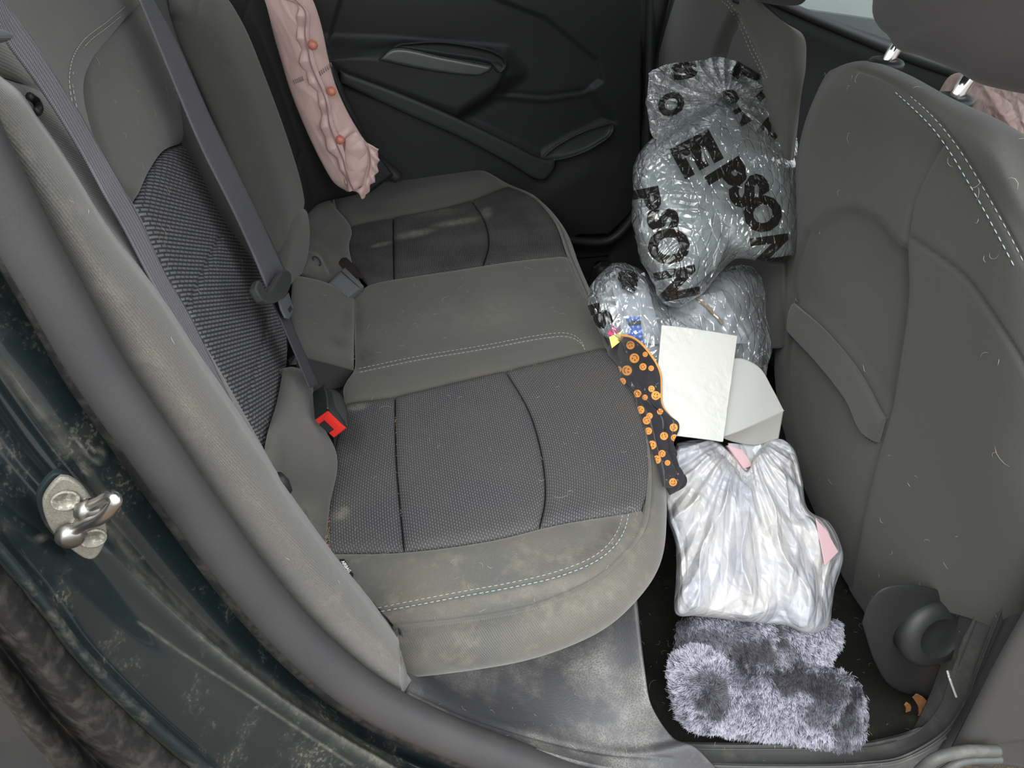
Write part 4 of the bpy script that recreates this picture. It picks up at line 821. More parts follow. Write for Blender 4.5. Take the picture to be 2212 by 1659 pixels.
tag(shell('buckle_strap', puff(coons(row([(722, 580), (738, 558), (748, 556)], sh(CU, .03)), row([(748, 556), (770, 578), (786, 602)], sh(CU, .022)), row([(735, 604), (755, 600), (786, 602)], sh(CU, .016)), row([(722, 580), (726, 592), (735, 604)], sh(CU, .02)), 20, 16), .004, .01), mat('brown black strap', (.022, .016, .015), .7), gb_, .004), 'dark strap loop behind the buckle')
# ------------------------------------------------------------------ THINGS IN THE FOOTWELL
GLY = {}
def glyph(ch):
    if ch in GLY: return GLY[ch]
    cu = bpy.data.curves.new('glyph', 'FONT'); cu.body = ch; cu.size = 1; cu.offset = .055; cu.resolution_u = 3; ob = bpy.data.objects.new('glyph', cu); COL.objects.link(ob)
    dg = bpy.context.evaluated_depsgraph_get(); dg.update(); me = bpy.data.meshes.new_from_object(ob.evaluated_get(dg)); bpy.data.objects.remove(ob)
    V = np.array([v.co[:2] for v in me.vertices]); cnt = {}
    for p in me.polygons:
        vs = list(p.vertices)
        for a, b in zip(vs, vs[1:]+vs[:1]): k = (min(a, b), max(a, b)); cnt[k] = cnt.get(k, 0)+1
    E = np.array([k for k, c in cnt.items() if c == 1]); lo, hi = V.min(0), V.max(0); V = (V-(lo+hi)/2)/(hi-lo); GLY[ch] = (V[E[:, 0]], V[E[:, 1]]); return GLY[ch]
def letter_sdf(Q, ch, cx, cy, w, h, ang):
    """signed distance (photo px) to a letter: ang = reading direction in degrees, clockwise from +x"""
    r = np.array([math.cos(math.radians(ang)), math.sin(math.radians(ang))]); up = np.array([r[1], -r[0]])
    D = Q-np.array([cx, cy]); L = np.stack([D@r/w, D@up/h], 1); out = np.full(len(Q), -40.0); m = np.where((abs(L) < .9).all(1))[0]
    if not len(m): return out
    A, B = glyph(ch); P = L[m]; best = np.full(len(P), 1e9); ins = np.zeros(len(P), bool); sc_ = np.array([w, h])
    for a, b in zip(A, B):
        ab = (b-a)*sc_; pa_ = (P-a)*sc_; t = np.clip(pa_@ab/(ab@ab+1e-12), 0, 1); best = np.minimum(best, np.linalg.norm(pa_-t[:, None]*ab, axis=1))
        c = (a[1] > P[:, 1]) != (b[1] > P[:, 1])
        if a[1] != b[1]: ins ^= c & (P[:, 0] < (b[0]-a[0])*(P[:, 1]-a[1])/(b[1]-a[1])+a[0])
    out[m] = np.where(ins, best, -best); return out
def film(name, tint=(.86, .90, .90), haze=.16, hazec=(.62, .67, .68), gl=.20, rough=.13, ink=False, bumps=.5):
    N = NT(name); tc = N.n('ShaderNodeTexCoord'); co = tc.outputs['Object']
    mp_ = N.n('ShaderNodeMapping', inp={'Vector': co, 'Rotation': (.5, .3, .6), 'Scale': (1, .28, .6)}); v = N.n('ShaderNodeTexVoronoi', inp={'Vector': mp_.outputs[0], 'Scale': 70}); v.feature = 'DISTANCE_TO_EDGE'
    nz = N.n('ShaderNodeTexNoise', inp={'Vector': co, 'Scale': 45, 'Detail': 5, 'Distortion': 1.5})
    h = N.n('ShaderNodeMath', operation='ADD', inp={0: ramp(N, v.outputs[0], 0, .09), 1: nz.outputs[0]}).outputs[0]
    bp = N.n('ShaderNodeBump', inp={'Height': h, 'Strength': bumps, 'Distance': .003})
    tr = N.n('ShaderNodeBsdfTransparent', inp={0: c4(tint)}); df = N.n('ShaderNodeBsdfDiffuse', inp={0: c4(hazec), 'Normal': bp.outputs[0]}); gs_ = N.n('ShaderNodeBsdfGlossy', inp={0: (1, 1, 1, 1), 1: rough, 'Normal': bp.outputs[0]})
    fr = N.n('ShaderNodeFresnel', inp={0: 1.5, 'Normal': bp.outputs[0]}); fg = N.n('ShaderNodeMath', operation='MULTIPLY_ADD', inp={0: fr.outputs[0], 1: 1.6, 2: gl*.35}); fg.use_clamp = True
    m1 = N.n('ShaderNodeMixShader', inp={0: haze}); N.l(tr.outputs[0], m1.inputs[1]); N.l(df.outputs[0], m1.inputs[2])
    m2 = N.n('ShaderNodeMixShader', inp={0: fg.outputs[0]}); N.l(m1.outputs[0], m2.inputs[1]); N.l(gs_.outputs[0], m2.inputs[2]); last = m2
    if ink:
        at = N.n('ShaderNodeAttribute', attribute_name='ink'); f = ramp(N, at.outputs['Fac'], -.4, .6)
        bk_ = N.n('ShaderNodeBsdfPrincipled', inp={'Base Color': (.012, .011, .010, 1), 'Roughness': .22, 'Specular IOR Level': .6, 'Normal': bp.outputs[0]})
        m3 = N.n('ShaderNodeMixShader', inp={0: f}); N.l(m2.outputs[0], m3.inputs[1]); N.l(bk_.outputs[0], m3.inputs[2]); last = m3
    N.l(last.outputs[0], N.out.inputs[0]); return N.m
M_film = film('clear crinkled plastic film', ink=True); M_film2 = film('clear plastic film, lower bag', (.92, .95, .96), .07, (.7, .74, .76), .16, .12, ink=True)
M_core = mat('pale translucent film stuffing', (.34, .38, .38), .35, .5, var=(.50, .54, .54), vscale=14, coat=.5)
M_paper = mat('white paper', (.50, .52, .56), .75, .2, bump=.15, bscale=60, bdist=.002)
def inkfn(letters):
    def f(V, Q):
        s = np.full(len(V), -40.0)
        for l_ in letters: s = np.maximum(s, letter_sdf(Q, *l_))
        return {'ink': s}
    return f
def crump(seed, amp, freq, aniso=None, amp2=.3, f2=3.2):
    def f(G, d, side, rad):
        n = d[None, None]*side[..., None]; w = smooth((1-rad)/.12)*.85+.15
        k = folds(G, seed, freq, 4, aniso)*amp+folds(G, seed+3, freq*f2, 4, aniso)*amp*amp2
        G = G+n*(k*w)[..., None]
        lat = np.cross(d, [0, 0, 1.0]); return G+lat*(folds(G, seed+5, freq*1.3, 3)*amp*.5)[..., None]*(rad > .9)[..., None]
    return f
# -- upper clear bag with black lettering
ub = thing('plastic_bag', 'upper clear crinkled plastic bag with big black lettering, knotted at its top', 'plastic bag', un(1540, 560, sh(PL, -.02)))
body_o = [(1560, 200), (1615, 215), (1670, 262), (1722, 330), (1735, 430), (1725, 520), (1700, 566), (1645, 566), (1590, 558), (1552, 592), (1515, 632), (1470, 662), (1434, 655), (1412, 615), (1386, 562), (1372, 515), (1366, 440), (1368, 375), (1386, 322), (1440, 268), (1520, 225)]
LET = [('E', 1505, 333, 74, 96, 62), ('P', 1573, 383, 56, 88, 58), ('S', 1618, 412, 54, 90, 58), ('O', 1648, 462, 80, 84, 66), ('N', 1665, 542, 66, 84, 82),
       ('P', 1398, 432, 52, 60, 78), ('S', 1432, 474, 46, 70, 84), ('O', 1445, 532, 78, 92, 86), ('N', 1462, 613, 66, 92, 78), ('N', 1612, 245, 40, 46, 60)]
star('bag_film', body_o, (1545, 430), sh(PL, .05), M_film, ub, 130, 460, .085, .05, 2.6, crump(11, .0085, 11, un(1700, 360, PL)-un(1400, 480, PL), .4, 3.6), inkfn(LET))
star('inner_film', [(x*.9+1545*.1, y*.86+430*.14) for x, y in body_o], (1545, 430), sh(PL, .045), M_core, ub, 50, 200, .05, .04, 2.4, crump(21, .008, 12))
fl_o = [(1400, 158), (1440, 140), (1510, 131), (1560, 123), (1605, 138), (1660, 178), (1700, 218), (1724, 290), (1716, 345), (1670, 322), (1625, 275), (1590, 225), (1570, 208), (1535, 232), (1470, 275), (1415, 300), (1398, 240)]
LF = [('S', 1478, 152, 56, 40, 170), ('P', 1612, 160, 60, 40, 35), ('N', 1668, 215, 60, 44, 48), ('O', 1702, 275, 60, 50, 60), ('N', 1660, 285, 44, 50, 40), ('O', 1450, 225, 60, 50, 150)]
fl_d = crump(31, .010, 14)
def fan(G, d, side, rad):
    G = fl_d(G, d, side, rad); Q = proj(G); an = np.arctan2(Q[..., 1]-215, Q[..., 0]-1568); r_ = np.hypot(Q[..., 1]-215, Q[..., 0]-1568)/110
    return G+d*((tri(an*3.2+.2*np.sin(r_*3))-.5)*.016*np.clip(r_, 0, 1))[..., None]
star('gathered_neck', fl_o, (1570, 190), sh(PL, .085), M_film, ub, 90, 420, .018, .014, 2.2, fan, inkfn(LF))
kn = un(1578, 208, sh(PL, .075)); star('knot', [(1562, 196), (1582, 194), (1594, 204), (1592, 220), (1576, 224), (1564, 212)], (1578, 208), sh(PL, .125), mat('glossy black film', (.012, .012, .012), .15, .6, coat=.6), ub, 16, 60, .010, .01, 2, crump(3, .004, 60))
# -- lower clear bag with papers
lb = thing('plastic_bag', 'lower clear plastic bag full of white papers, resting against the seat front', 'plastic bag', un(1470, 760, sh(PL, -.03)))
low_o = [(1322, 568), (1350, 568), (1390, 588), (1440, 640), (1500, 622), (1560, 580), (1620, 574), (1646, 604), (1655, 680), (1666, 745), (1655, 800), (1640, 880), (1560, 915), (1450, 905), (1390, 850), (1335, 745), (1300, 722), (1280, 690), (1269, 655), (1280, 612)]
star('bag_film', low_o, (1475, 725), sh(PL, -.03), M_film2, lb, 120, 440, .062, .03, 3, crump(41, .0065, 14), inkfn([('S', 1303, 690, 36, 40, 60), ('E', 1278, 670, 24, 40, 75)]))
star('inner_film', [(x*.92+1475*.08, y*.92+725*.08) for x, y in low_o], (1475, 725), sh(PL, -.075), mat('white film stuffing', (.42, .45, .46), .3, .5, coat=.5), lb, 60, 240, .042, .02, 2.6, crump(45, .008, 14))
star('film_tie', [(1336, 590), (1352, 583), (1372, 590), (1378, 612), (1368, 634), (1348, 625), (1338, 608)], (1356, 606), sh(PL, .03), mat('black tied film', (.012, .012, .012), .15, .6, coat=.6), lb, 30, 90, .012, .01, 2, crump(46, .008, 40))
def sheet(name, quad, pl, m, parent, amp=.004, thick=.0006, seed=1, label=None, cat=None, nu=60, nv=60, attrs=None, fr=9):
    P = row(quad, pl); g = coons([P[0], P[1]], [P[1], P[2]], [P[3], P[2]], [P[0], P[3]], nu, nv); g = g+gnorm(g)*(folds(g, seed, fr, 3)*amp)[..., None]
    o = shell(name, g, m, parent, thick, attrs=attrs(g) if attrs else None)
    if label: tag(o, label, cat)
    return o, g
sheet('paper_sheet', [(1322, 612), (1392, 588), (1432, 745), (1345, 735)], sh(PL, .012), M_paper, None, .003, seed=2, label='crumpled white paper at the left inside the lower clear bag', cat='paper')
_, gpp = sheet('paper_sheet', [(1440, 652), (1560, 628), (1622, 742), (1460, 742)], sh(PL, .014), M_paper, None, .002, seed=5, label='printed white paper with small dark type inside the lower clear bag', cat='paper')
pap = bpy.data.objects['paper_sheet.001']
M_type = mat('grey type', (.05, .05, .06), .7)
for (x0, y0), (x1, y1), k_ in (((1447, 684), (1482, 707), 20), ((1488, 692), (1509, 709), 12), ((1463, 701), (1476, 711), 7)):
    g_ = np.random.default_rng(k_); pts_ = []
    for t in np.linspace(0, 1, k_):
        if g_.random() < .12: continue
        x, y = x0+(x1-x0)*t, y0+(y1-y0)*t; h_ = g_.uniform(.5, 1.1); q = onsurf(gpp, [(x, y), (x+2.4*h_, y-3.4*h_)], .0014, 3); pts_.append(tube_data(q, .0003, 4))
    V, F = join(pts_); link('small_type', V, F, M_type, pap)
sheet('paper_sheet', [(1350, 690), (1420, 700), (1440, 800), (1372, 792)], sh(PL, .004), M_paper, None, .004, seed=8, label='lower white paper beneath the blue packet in the clear bag', cat='paper')
def dots(N, tc):
    v = N.n('ShaderNodeTexVoronoi', inp={'Vector': tc.outputs['UV'], 'Scale': 130, 'Randomness': .4}); f = N.n('ShaderNodeMath', operation='LESS_THAN', inp={0: v.outputs[0], 1: .33}).outputs[0]
    return mixc(N, f, (.06, .16, .60), (.33, .45, .80)), None, 0, 0
sheet('paper_packet', [(1354, 685), (1382, 684), (1392, 748), (1362, 745)], sh(PL, .020), mat('blue dotted print', (.06, .16, .6), .5, tex=dots), None, .001, .003, 3, 'small blue packet with pale dots inside the lower clear bag', 'packet')
bpk = bpy.data.objects['paper_packet']; sheet('dark_window', [(1357, 693), (1384, 692), (1385, 701), (1358, 703)], sh(PL, .0235), M_plasd, bpk, .0003, .0006, 3)
sheet('paper_scrap', [(1322, 705), (1336, 712), (1330, 728), (1312, 722)], sh(PL, .012), mat('magenta print', (.65, .06, .18), .5), None, .001, .002, 3, 'magenta scrap at the left edge of the lower clear bag', 'scrap')
sheet('paper_scrap', [(1316, 728), (1342, 716), (1350, 730), (1322, 752)], sh(PL, .015), mat('yellow print', (.80, .78, .22), .5), None, .001, .002, 3, 'yellow scrap above the smiley cloth in the lower clear bag', 'scrap')
stk_ = row([(1500, 638), (1530, 665), (1562, 700)], sh(PL, .022)); o = tube('wooden_stick', stk_, .0028, mat('pale wood', (.48, .33, .20), .6), None, 8, 20); tag(o, 'thin pale wooden stick inside the lower clear bag', 'stick')
# -- white card and carton
def emb(g): return g
cq = [(1430, 702), (1593, 726), (1562, 954), (1408, 936)]
P = row(cq, sh(PL, .072)); g = coons([P[0], P[1]], [P[1], P[2]], [P[3], P[2]], [P[0], P[3]], 160, 200); uu = np.linspace(-1, 1, 160)[None, :]*np.ones((200, 1))
nn_c = gnorm(g); tex_ = np.array([[mnoise.fractal(Vector(p*55), 1.0, 2.0, 5) for p in r] for r in g]); msk = np.array([[mnoise.noise(Vector(p*14)) for p in r] for r in g])
g = g+nn_c*(.0011*tex_*smooth(msk*2+.6)+.004*(1-uu**2))[..., None]
o = shell('foam_card', g, mat('white rough card', (.56, .57, .54), .45, .4, bump=.4, bscale=95, bdist=.002), None, .0035); tag(o, 'white rectangular foam card with dented surface lying on the bags', 'card')
ct = thing('paper_carton', 'pale grey folded paper carton tucked under the white card', 'carton', un(1620, 900, sh(PL, .03)))
A1 = row([(1575, 774), (1606, 775), (1642, 795), (1668, 838), (1693, 887)], [sh(PL, .045), sh(PL, .045), sh(PL, .045), sh(PL, .04), sh(PL, .035)])
B1 = row([(1558, 945), (1600, 930), (1640, 912), (1693, 887)], [sh(PL, .05), sh(PL, .05), sh(PL, .045), sh(PL, .035)])
g = coons(A1, [A1[-1], A1[-1]+1e-5], B1, [A1[0], B1[0]], 50, 50); M_crt = mat('pale grey board', (.40, .41, .39), .6, .3); shell('lid_panel', g, M_crt, ct, .002)
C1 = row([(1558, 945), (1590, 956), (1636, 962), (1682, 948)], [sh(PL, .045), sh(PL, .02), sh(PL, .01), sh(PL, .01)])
g = coons(B1, [B1[-1], C1[-1]], C1, [B1[0], B1[0]*.5+C1[0]*.5, C1[0]], 50, 20); shell('front_panel', g, mat('grey board with painted shade', (.34, .335, .315), .7), ct, .002)  # front panel's shade is put into its darker board colour
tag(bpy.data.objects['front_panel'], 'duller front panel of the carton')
# -- smiley cloth
def Z2(p): return [(1300+x*.2169, 700+y*.2169) for x, y in p]
cL = Z2([(190, 108), (110, 190), (62, 285), (150, 400), (180, 480), (182, 560), (235, 620), (290, 665), (330, 720), (348, 830), (400, 960), (440, 1080), (480, 1200), (530, 1340), (570, 1470), (605, 1618)])
cR = Z2([(196, 106), (300, 125), (400, 190), (490, 290), (560, 400), (597, 510), (602, 640), (610, 800), (680, 905), (762, 985), (766, 1050), (738, 1110), (702, 1185), (705, 1250), (733, 1300), (708, 1360), (730, 1440), (770, 1530), (822, 1582), (640, 1612)])
lft, rgt = cr(np.array(cL), 300), cr(np.array(cR), 300); cp = [sh(PL, .035)]*300
La = np.array([un(x, y, sh(CU, .006)) for x, y in lft]); Ra = np.array([un(x, y, sh(PL, .085)) for x, y in rgt]); u = np.linspace(0, 1, 120)[None, :, None]
g = La[:, None]*(1-u)+Ra[:, None]*u
ax_ = un(1440, 1000, PL)-un(1350, 760, PL); edge = np.sin(np.pi*u[..., 0])**.5*np.ones((300, 1)); vv = np.linspace(0, 1, 300)[:, None]
fld = (tri(u[..., 0]*(2.2+1.6*vv)+.25*np.sin(vv*7))-.5)*.012*smooth((vv-.25)*2.5)+folds(g, 17, 16, 3, ax_)*.003
g = g+gnorm(g)*((fld+.010)*edge)[..., None]
SM = [(285, 210, 42, 160), (325, 340, 48, 215), (250, 462, 50, 95), (410, 425, 36, 60), (492, 440, 28, 90), (432, 302, 26, 120), (205, 572, 36, 60), (355, 692, 38, 100), (430, 730, 28, 80), (495, 645, 32, 170), (537, 712, 44, 10), (385, 855, 40, 120), (475, 915, 32, 130), (580, 872, 30, 80), (447, 960, 40, 150), (465, 1065, 36, 120), (620, 1115, 40, 70), (716, 1030, 40, 60), (722, 1132, 34, 60), (500, 1205, 44, 95), (600, 1290, 36, 110), (548, 1350, 42, 100), (655, 1382, 28, 90), (710, 1575, 40, 0), (168, 450, 30, 90), (594, 712, 24, 90)]
Q = (proj(g).reshape(-1, 2)-np.array([1300, 700]))/.2169; disc = np.full(len(Q), -50.0); feat = np.full(len(Q), -50.0)
for x, y, r_, an in SM:
    D = Q-np.array([x, y]); d = np.linalg.norm(D, axis=1); disc = np.maximum(disc, r_-d); up_ = np.array([math.cos(math.radians(an-90)), math.sin(math.radians(an-90))]); rt = np.array([-up_[1], up_[0]])
    U, Vv = D@rt, D@up_; f_ = np.maximum(r_*.13-np.hypot(U-r_*.3, (Vv-r_*.28)*.7), r_*.13-np.hypot(U+r_*.3, (Vv-r_*.28)*.7)); arc_ = np.where(Vv < -r_*.12, r_*.075-abs(np.hypot(U, Vv)-r_*.55), -5)
    feat = np.maximum(feat, np.maximum(f_, arc_))
edge_ = np.minimum(np.abs(vv)*1.0, 1)*np.ones((1, 120)); hem = np.maximum(.02-(1-u[..., 0])*np.ones((300, 1)), .012-vv*np.ones((1, 120)))
N = NT('navy cloth with orange smiling faces'); ad, af, ah = [N.n('ShaderNodeAttribute', attribute_name=k).outputs['Fac'] for k in ('disc', 'feat', 'hem')]
c_ = mixc(N, ramp(N, ad, -1.5, 1.5), (.012, .011, .016), (.72, .30, .055)); c_ = mixc(N, ramp(N, af, -1.2, 1.2), c_, (.10, .028, .01)); c_ = mixc(N, ramp(N, ah, -.001, .002), c_, (.62, .27, .05))
tc = N.n('ShaderNodeTexCoord'); nz = N.n('ShaderNodeTexNoise', inp={'Vector': tc.outputs['Object'], 'Scale': 60, 'Detail': 8, 'Roughness': .7}); c_ = mixc(N, ramp(N, nz.outputs[0], .64, .70, 0, .75), c_, (.55, .52, .44))
b = N.n('ShaderNodeBsdfPrincipled', inp={'Base Color': c_, 'Roughness': .75, 'Sheen Weight': .2}); N.l(b.outputs[0], N.out.inputs[0])
o = shell('printed_cloth', g, N.m, None, .0015, attrs={'disc': disc, 'feat': feat, 'hem': hem.ravel()}); tag(o, 'dark navy cloth strip with orange smiling face print hanging beside the cushion front', 'cloth')
# -- white shopping bag
wb_o = [(1462, 958), (1500, 950), (1545, 952), (1585, 985), (1612, 1015), (1630, 985), (1655, 955), (1690, 950), (1714, 970), (1732, 1035), (1745, 1100), (1790, 1128), (1812, 1165), (1821, 1208), (1803, 1268), (1797, 1310), (1788, 1352), (1745, 1368), (1700, 1352), (1640, 1346), (1560, 1336), (1500, 1330), (1460, 1325), (1461, 1250), (1460, 1180), (1440, 1110), (1434, 1060), (1448, 1000)]
N = NT('white plastic carrier film'); tc = N.n('ShaderNodeTexCoord'); nz = N.n('ShaderNodeTexNoise', inp={'Vector': tc.outputs['Object'], 'Scale': 13, 'Detail': 3})
c_ = mixc(N, ramp(N, nz.outputs[0], .38, .62), (.55, .545, .54), (.44, .465, .515)); b = N.n('ShaderNodeBsdfPrincipled', inp={'Base Color': c_, 'Roughness': .3, 'Specular IOR Level': .5, 'Coat Weight': .3, 'Coat Roughness': .1})
mp_ = N.n('ShaderNodeMapping', inp={'Vector': tc.outputs['Object'], 'Scale': (1, .35, .35)}); nz2 = N.n('ShaderNodeTexVoronoi', inp={'Vector': mp_.outputs[0], 'Scale': 48}); nz2.feature = 'DISTANCE_TO_EDGE'; nz3 = N.n('ShaderNodeTexVoronoi', inp={'Vector': tc.outputs['Object'], 'Scale': 33}); nz3.feature = 'DISTANCE_TO_EDGE'; hh = N.n('ShaderNodeMath', operation='ADD', inp={0: ramp(N, nz2.outputs[0], 0, .2), 1: ramp(N, nz3.outputs[0], 0, .3)}).outputs[0]; bp = N.n('ShaderNodeBump', inp={'Height': hh, 'Strength': .3, 'Distance': .004}); N.l(bp.outputs[0], b.inputs['Normal'])
tl = N.n('ShaderNodeBsdfTranslucent', inp={0: c_}); ms = N.n('ShaderNodeMixShader', inp={0: .10}); N.l(b.outputs[0], ms.inputs[1]); N.l(tl.outputs[0], ms.inputs[2]); N.l(ms.outputs[0], N.out.inputs[0]); M_wbag = N.m
wb = thing('shopping_bag', 'white plastic shopping bag, creased and full, with something pink showing through', 'shopping bag', un(1620, 1300, sh(PL, -.02)))
wax = un(1680, 1330, PL)-un(1560, 1000, PL); wax /= np.linalg.norm(wax)
def wdisp(G, d, side, rad):
    Q = proj(G); an = np.arctan2(Q[..., 0]-1612, np.maximum(Q[..., 1]-930, 5)); r_ = np.hypot(Q[..., 0]-1612, Q[..., 1]-930)/300
    w = smooth((1-rad)/.12)*.6+.4; k = folds(G, 67, 26, 2, wax)*.0035+(tri(an*3.1+.12*np.sin(r_*9))**1.5-.45)*.024*np.clip(r_+.15, 0, 1)+(tri(an*8+.4*np.sin(r_*5))-.5)*.006+folds(G, 61, 9, 3, wax)*.010+folds(G, 63, 30, 4)*.0018+folds(G, 65, 17, 3, wax)*.004
    return G+d*side[..., None]*(k*w)[..., None]
star('bag_film', wb_o, (1615, 1160), sh(PL, -.005), M_wbag, wb, 150, 460, .075, .05, 2.6, wdisp)
M_pinkc = mat('pink card', (.52, .36, .39), .45, .4, coat=.3)
sheet('pink_carton', [(1762, 1120), (1786, 1148), (1811, 1192), (1782, 1222)], sh(PL, .078), M_pinkc, wb, .001, .002, 3)
sheet('pink_carton', [(1572, 962), (1604, 972), (1626, 1006), (1608, 1012)], sh(PL, .022), M_pinkc, wb, .002, .01, 4)
sheet('bag_handle', [(1570, 958), (1650, 960), (1635, 1030), (1590, 1030)], sh(PL, .005), M_wbag, wb, .006, .001, 9, fr=20)
# -- fluffy thing: body and strands
M_furb = mat('fur backing', (.10, .10, .14), .95, .05)
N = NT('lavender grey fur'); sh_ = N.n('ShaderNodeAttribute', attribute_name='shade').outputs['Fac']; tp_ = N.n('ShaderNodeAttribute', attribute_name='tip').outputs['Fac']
c_ = mixc(N, tp_, (.022, .023, .04), (.70, .71, .84)); c_ = mixc(N, sh_, c_, mixc(N, tp_, (.008, .008, .012), (.05, .05, .066))); b = N.n('ShaderNodeBsdfPrincipled', inp={'Base Color': c_, 'Roughness': .65, 'Sheen Weight': .2}); N.l(b.outputs[0], N.out.inputs[0]); M_fur = N.m  # dark roots and valley patches put shade between strands into the colour
def strands(name, V, Nn, flow, L, wd_, m, parent, shade, seed=0, kind=None):
    g_ = np.random.default_rng(seed); n = len(V); d = Nn*.45+flow+g_.normal(size=(n, 3))*.10; d /= np.linalg.norm(d, axis=1, keepdims=True)
    d2 = Nn*.15+flow*1.5+g_.normal(size=(n, 3))*.14; d2 /= np.linalg.norm(d2, axis=1, keepdims=True); s_ = np.cross(d, CC-V)*1.0+g_.normal(size=(n, 3))*.25; s_ /= np.linalg.norm(s_, axis=1, keepdims=True)
    l_ = (L*g_.uniform(.6, 1.15, n))[:, None]; a = V; b_ = V+d*l_*.5; c = b_+(d*.35+d2*.65)*l_*.55; w = wd_/2
    P = np.stack([a-s_*w, a+s_*w, b_-s_*w, b_+s_*w, c], 1).reshape(-1, 3); F = []
    for i in range(n): k = i*5; F.append((k, k+1, k+3, k+2)); F.append((k+2, k+3, k+4))
    tip = np.tile([0, 0, .32, .32, 1.0], n); o = link(name, P, F, m, parent, smooth_=True, attrs={'tip': tip, 'shade': np.repeat(shade, 5)})
    if kind: o['kind'] = kind
    return o
plush = thing('plush_throw', 'fluffy lavender plush throw with dark patches, rolled up on the footwell floor', 'plush throw', un(1650, 1560, Z_(0)))
def furblob(outl, cen, pl, hf, hb, whorl, flowpx, nstr, seed, darks, L=.0095):
    o, G = star('fleece_body', outl, cen, pl, M_furb, plush, 60, 200, hf, hb, 2.4, crump(seed, .004, 16))
    me = o.data; loc = WL[o.name]; base = WL[plush.name]; A = np.array([p.area for p in me.polygons]); C = np.array([p.center[:] for p in me.polygons])+base; Nn = np.array([p.normal[:] for p in me.polygons])
    vis = ((CC-C)*Nn).sum(1) > -.12; pr_ = A*np.where(vis, 1, .12); g_ = np.random.default_rng(seed); ix = g_.choice(len(A), nstr, p=pr_/pr_.sum()); V = C[ix]+g_.normal(size=(nstr, 3))*.0022; Nn = Nn[ix]
    if whorl is not None: w = un(*whorl, pl)+(CC-un(*whorl, pl))/1.0*hf; fl = V-w; fl = fl-Nn*(fl*Nn).sum(1)[:, None]; fl /= np.linalg.norm(fl, axis=1, keepdims=True)+1e-9
    else: f0 = un(cen[0]+flowpx[0], cen[1]+flowpx[1], pl)-un(*cen, pl); f0 /= np.linalg.norm(f0); fl = np.tile(f0, (nstr, 1))
    nz = np.array([mnoise.noise(Vector(p*28))+.6*mnoise.noise(Vector(p*75)) for p in V]); fl = fl+np.stack([np.array([mnoise.noise(Vector(p*22+Vector((9*k, 0, 0)))) for p in V]) for k in (1, 2, 3)], 1)*.8+np.stack([np.array([mnoise.noise(Vector(p*120+Vector((7*k, 3, 0)))) for p in V]) for k in (1, 2, 3)], 1)*1.5
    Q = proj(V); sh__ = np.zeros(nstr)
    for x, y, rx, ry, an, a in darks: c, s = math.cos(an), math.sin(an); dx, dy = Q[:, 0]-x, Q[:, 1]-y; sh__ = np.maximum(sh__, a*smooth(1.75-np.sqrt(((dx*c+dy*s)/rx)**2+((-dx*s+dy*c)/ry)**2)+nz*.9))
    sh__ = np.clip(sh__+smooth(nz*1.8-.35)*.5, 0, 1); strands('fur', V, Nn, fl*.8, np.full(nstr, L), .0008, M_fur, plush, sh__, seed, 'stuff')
fu = [(1464, 1350), (1500, 1335), (1560, 1330), (1640, 1332), (1720, 1352), (1770, 1345), (1808, 1348), (1811, 1378), (1795, 1412), (1778, 1445), (1700, 1470), (1600, 1450), (1540, 1425), (1480, 1410), (1462, 1388)]
furblob(fu, (1640, 1395), sh(PL, -.04), .035, .03, None, (30, 60), 25000, 71, [(1530, 1375, 60, 25, .2, .8), (1640, 1410, 70, 25, .3, .95), (1470, 1370, 15, 40, 0, .9), (1600, 1360, 50, 14, 0, .6)])
fm = [(1500, 1425), (1560, 1415), (1640, 1420), (1740, 1425), (1800, 1450), (1850, 1475), (1866, 1530), (1862, 1595), (1835, 1612), (1740, 1606), (1640, 1592), (1560, 1576), (1520, 1560), (1490, 1500)]
furblob(fm, (1690, 1512), sh(PL, -.035), .045, .03, None, (-20, 60), 46000, 72, [(1720, 1470, 75, 24, .25, .95), (1790, 1490, 45, 25, .3, .8), (1770, 1535, 28, 30, .4, .75), (1835, 1565, 30, 40, .3, .8), (1600, 1460, 50, 18, .1, .5), (1840, 1610, 40, 20, 0, .6)])
fp_ = [(1449, 1450), (1462, 1418), (1490, 1402), (1530, 1404), (1560, 1430), (1578, 1480), (1575, 1530), (1550, 1570), (1510, 1576), (1475, 1550), (1455, 1505)]
furblob(fp_, (1515, 1490), sh(PL, -.018), .04, .03, (1548, 1500), None, 22000, 73, [(1548, 1500, 24, 36, .2, .9), (1530, 1470, 20, 14, .2, .7), (1500, 1470, 20, 12, 0, .5)])
fb_ = [(1640, 1590), (1700, 1592), (1800, 1600), (1862, 1596), (1858, 1640), (1760, 1650), (1670, 1640)]
furblob(fb_, (1755, 1618), sh(PL, -.065), .03, .03, None, (0, 60), 9000, 74, [(1700, 1600, 40, 12, 0, .6)])
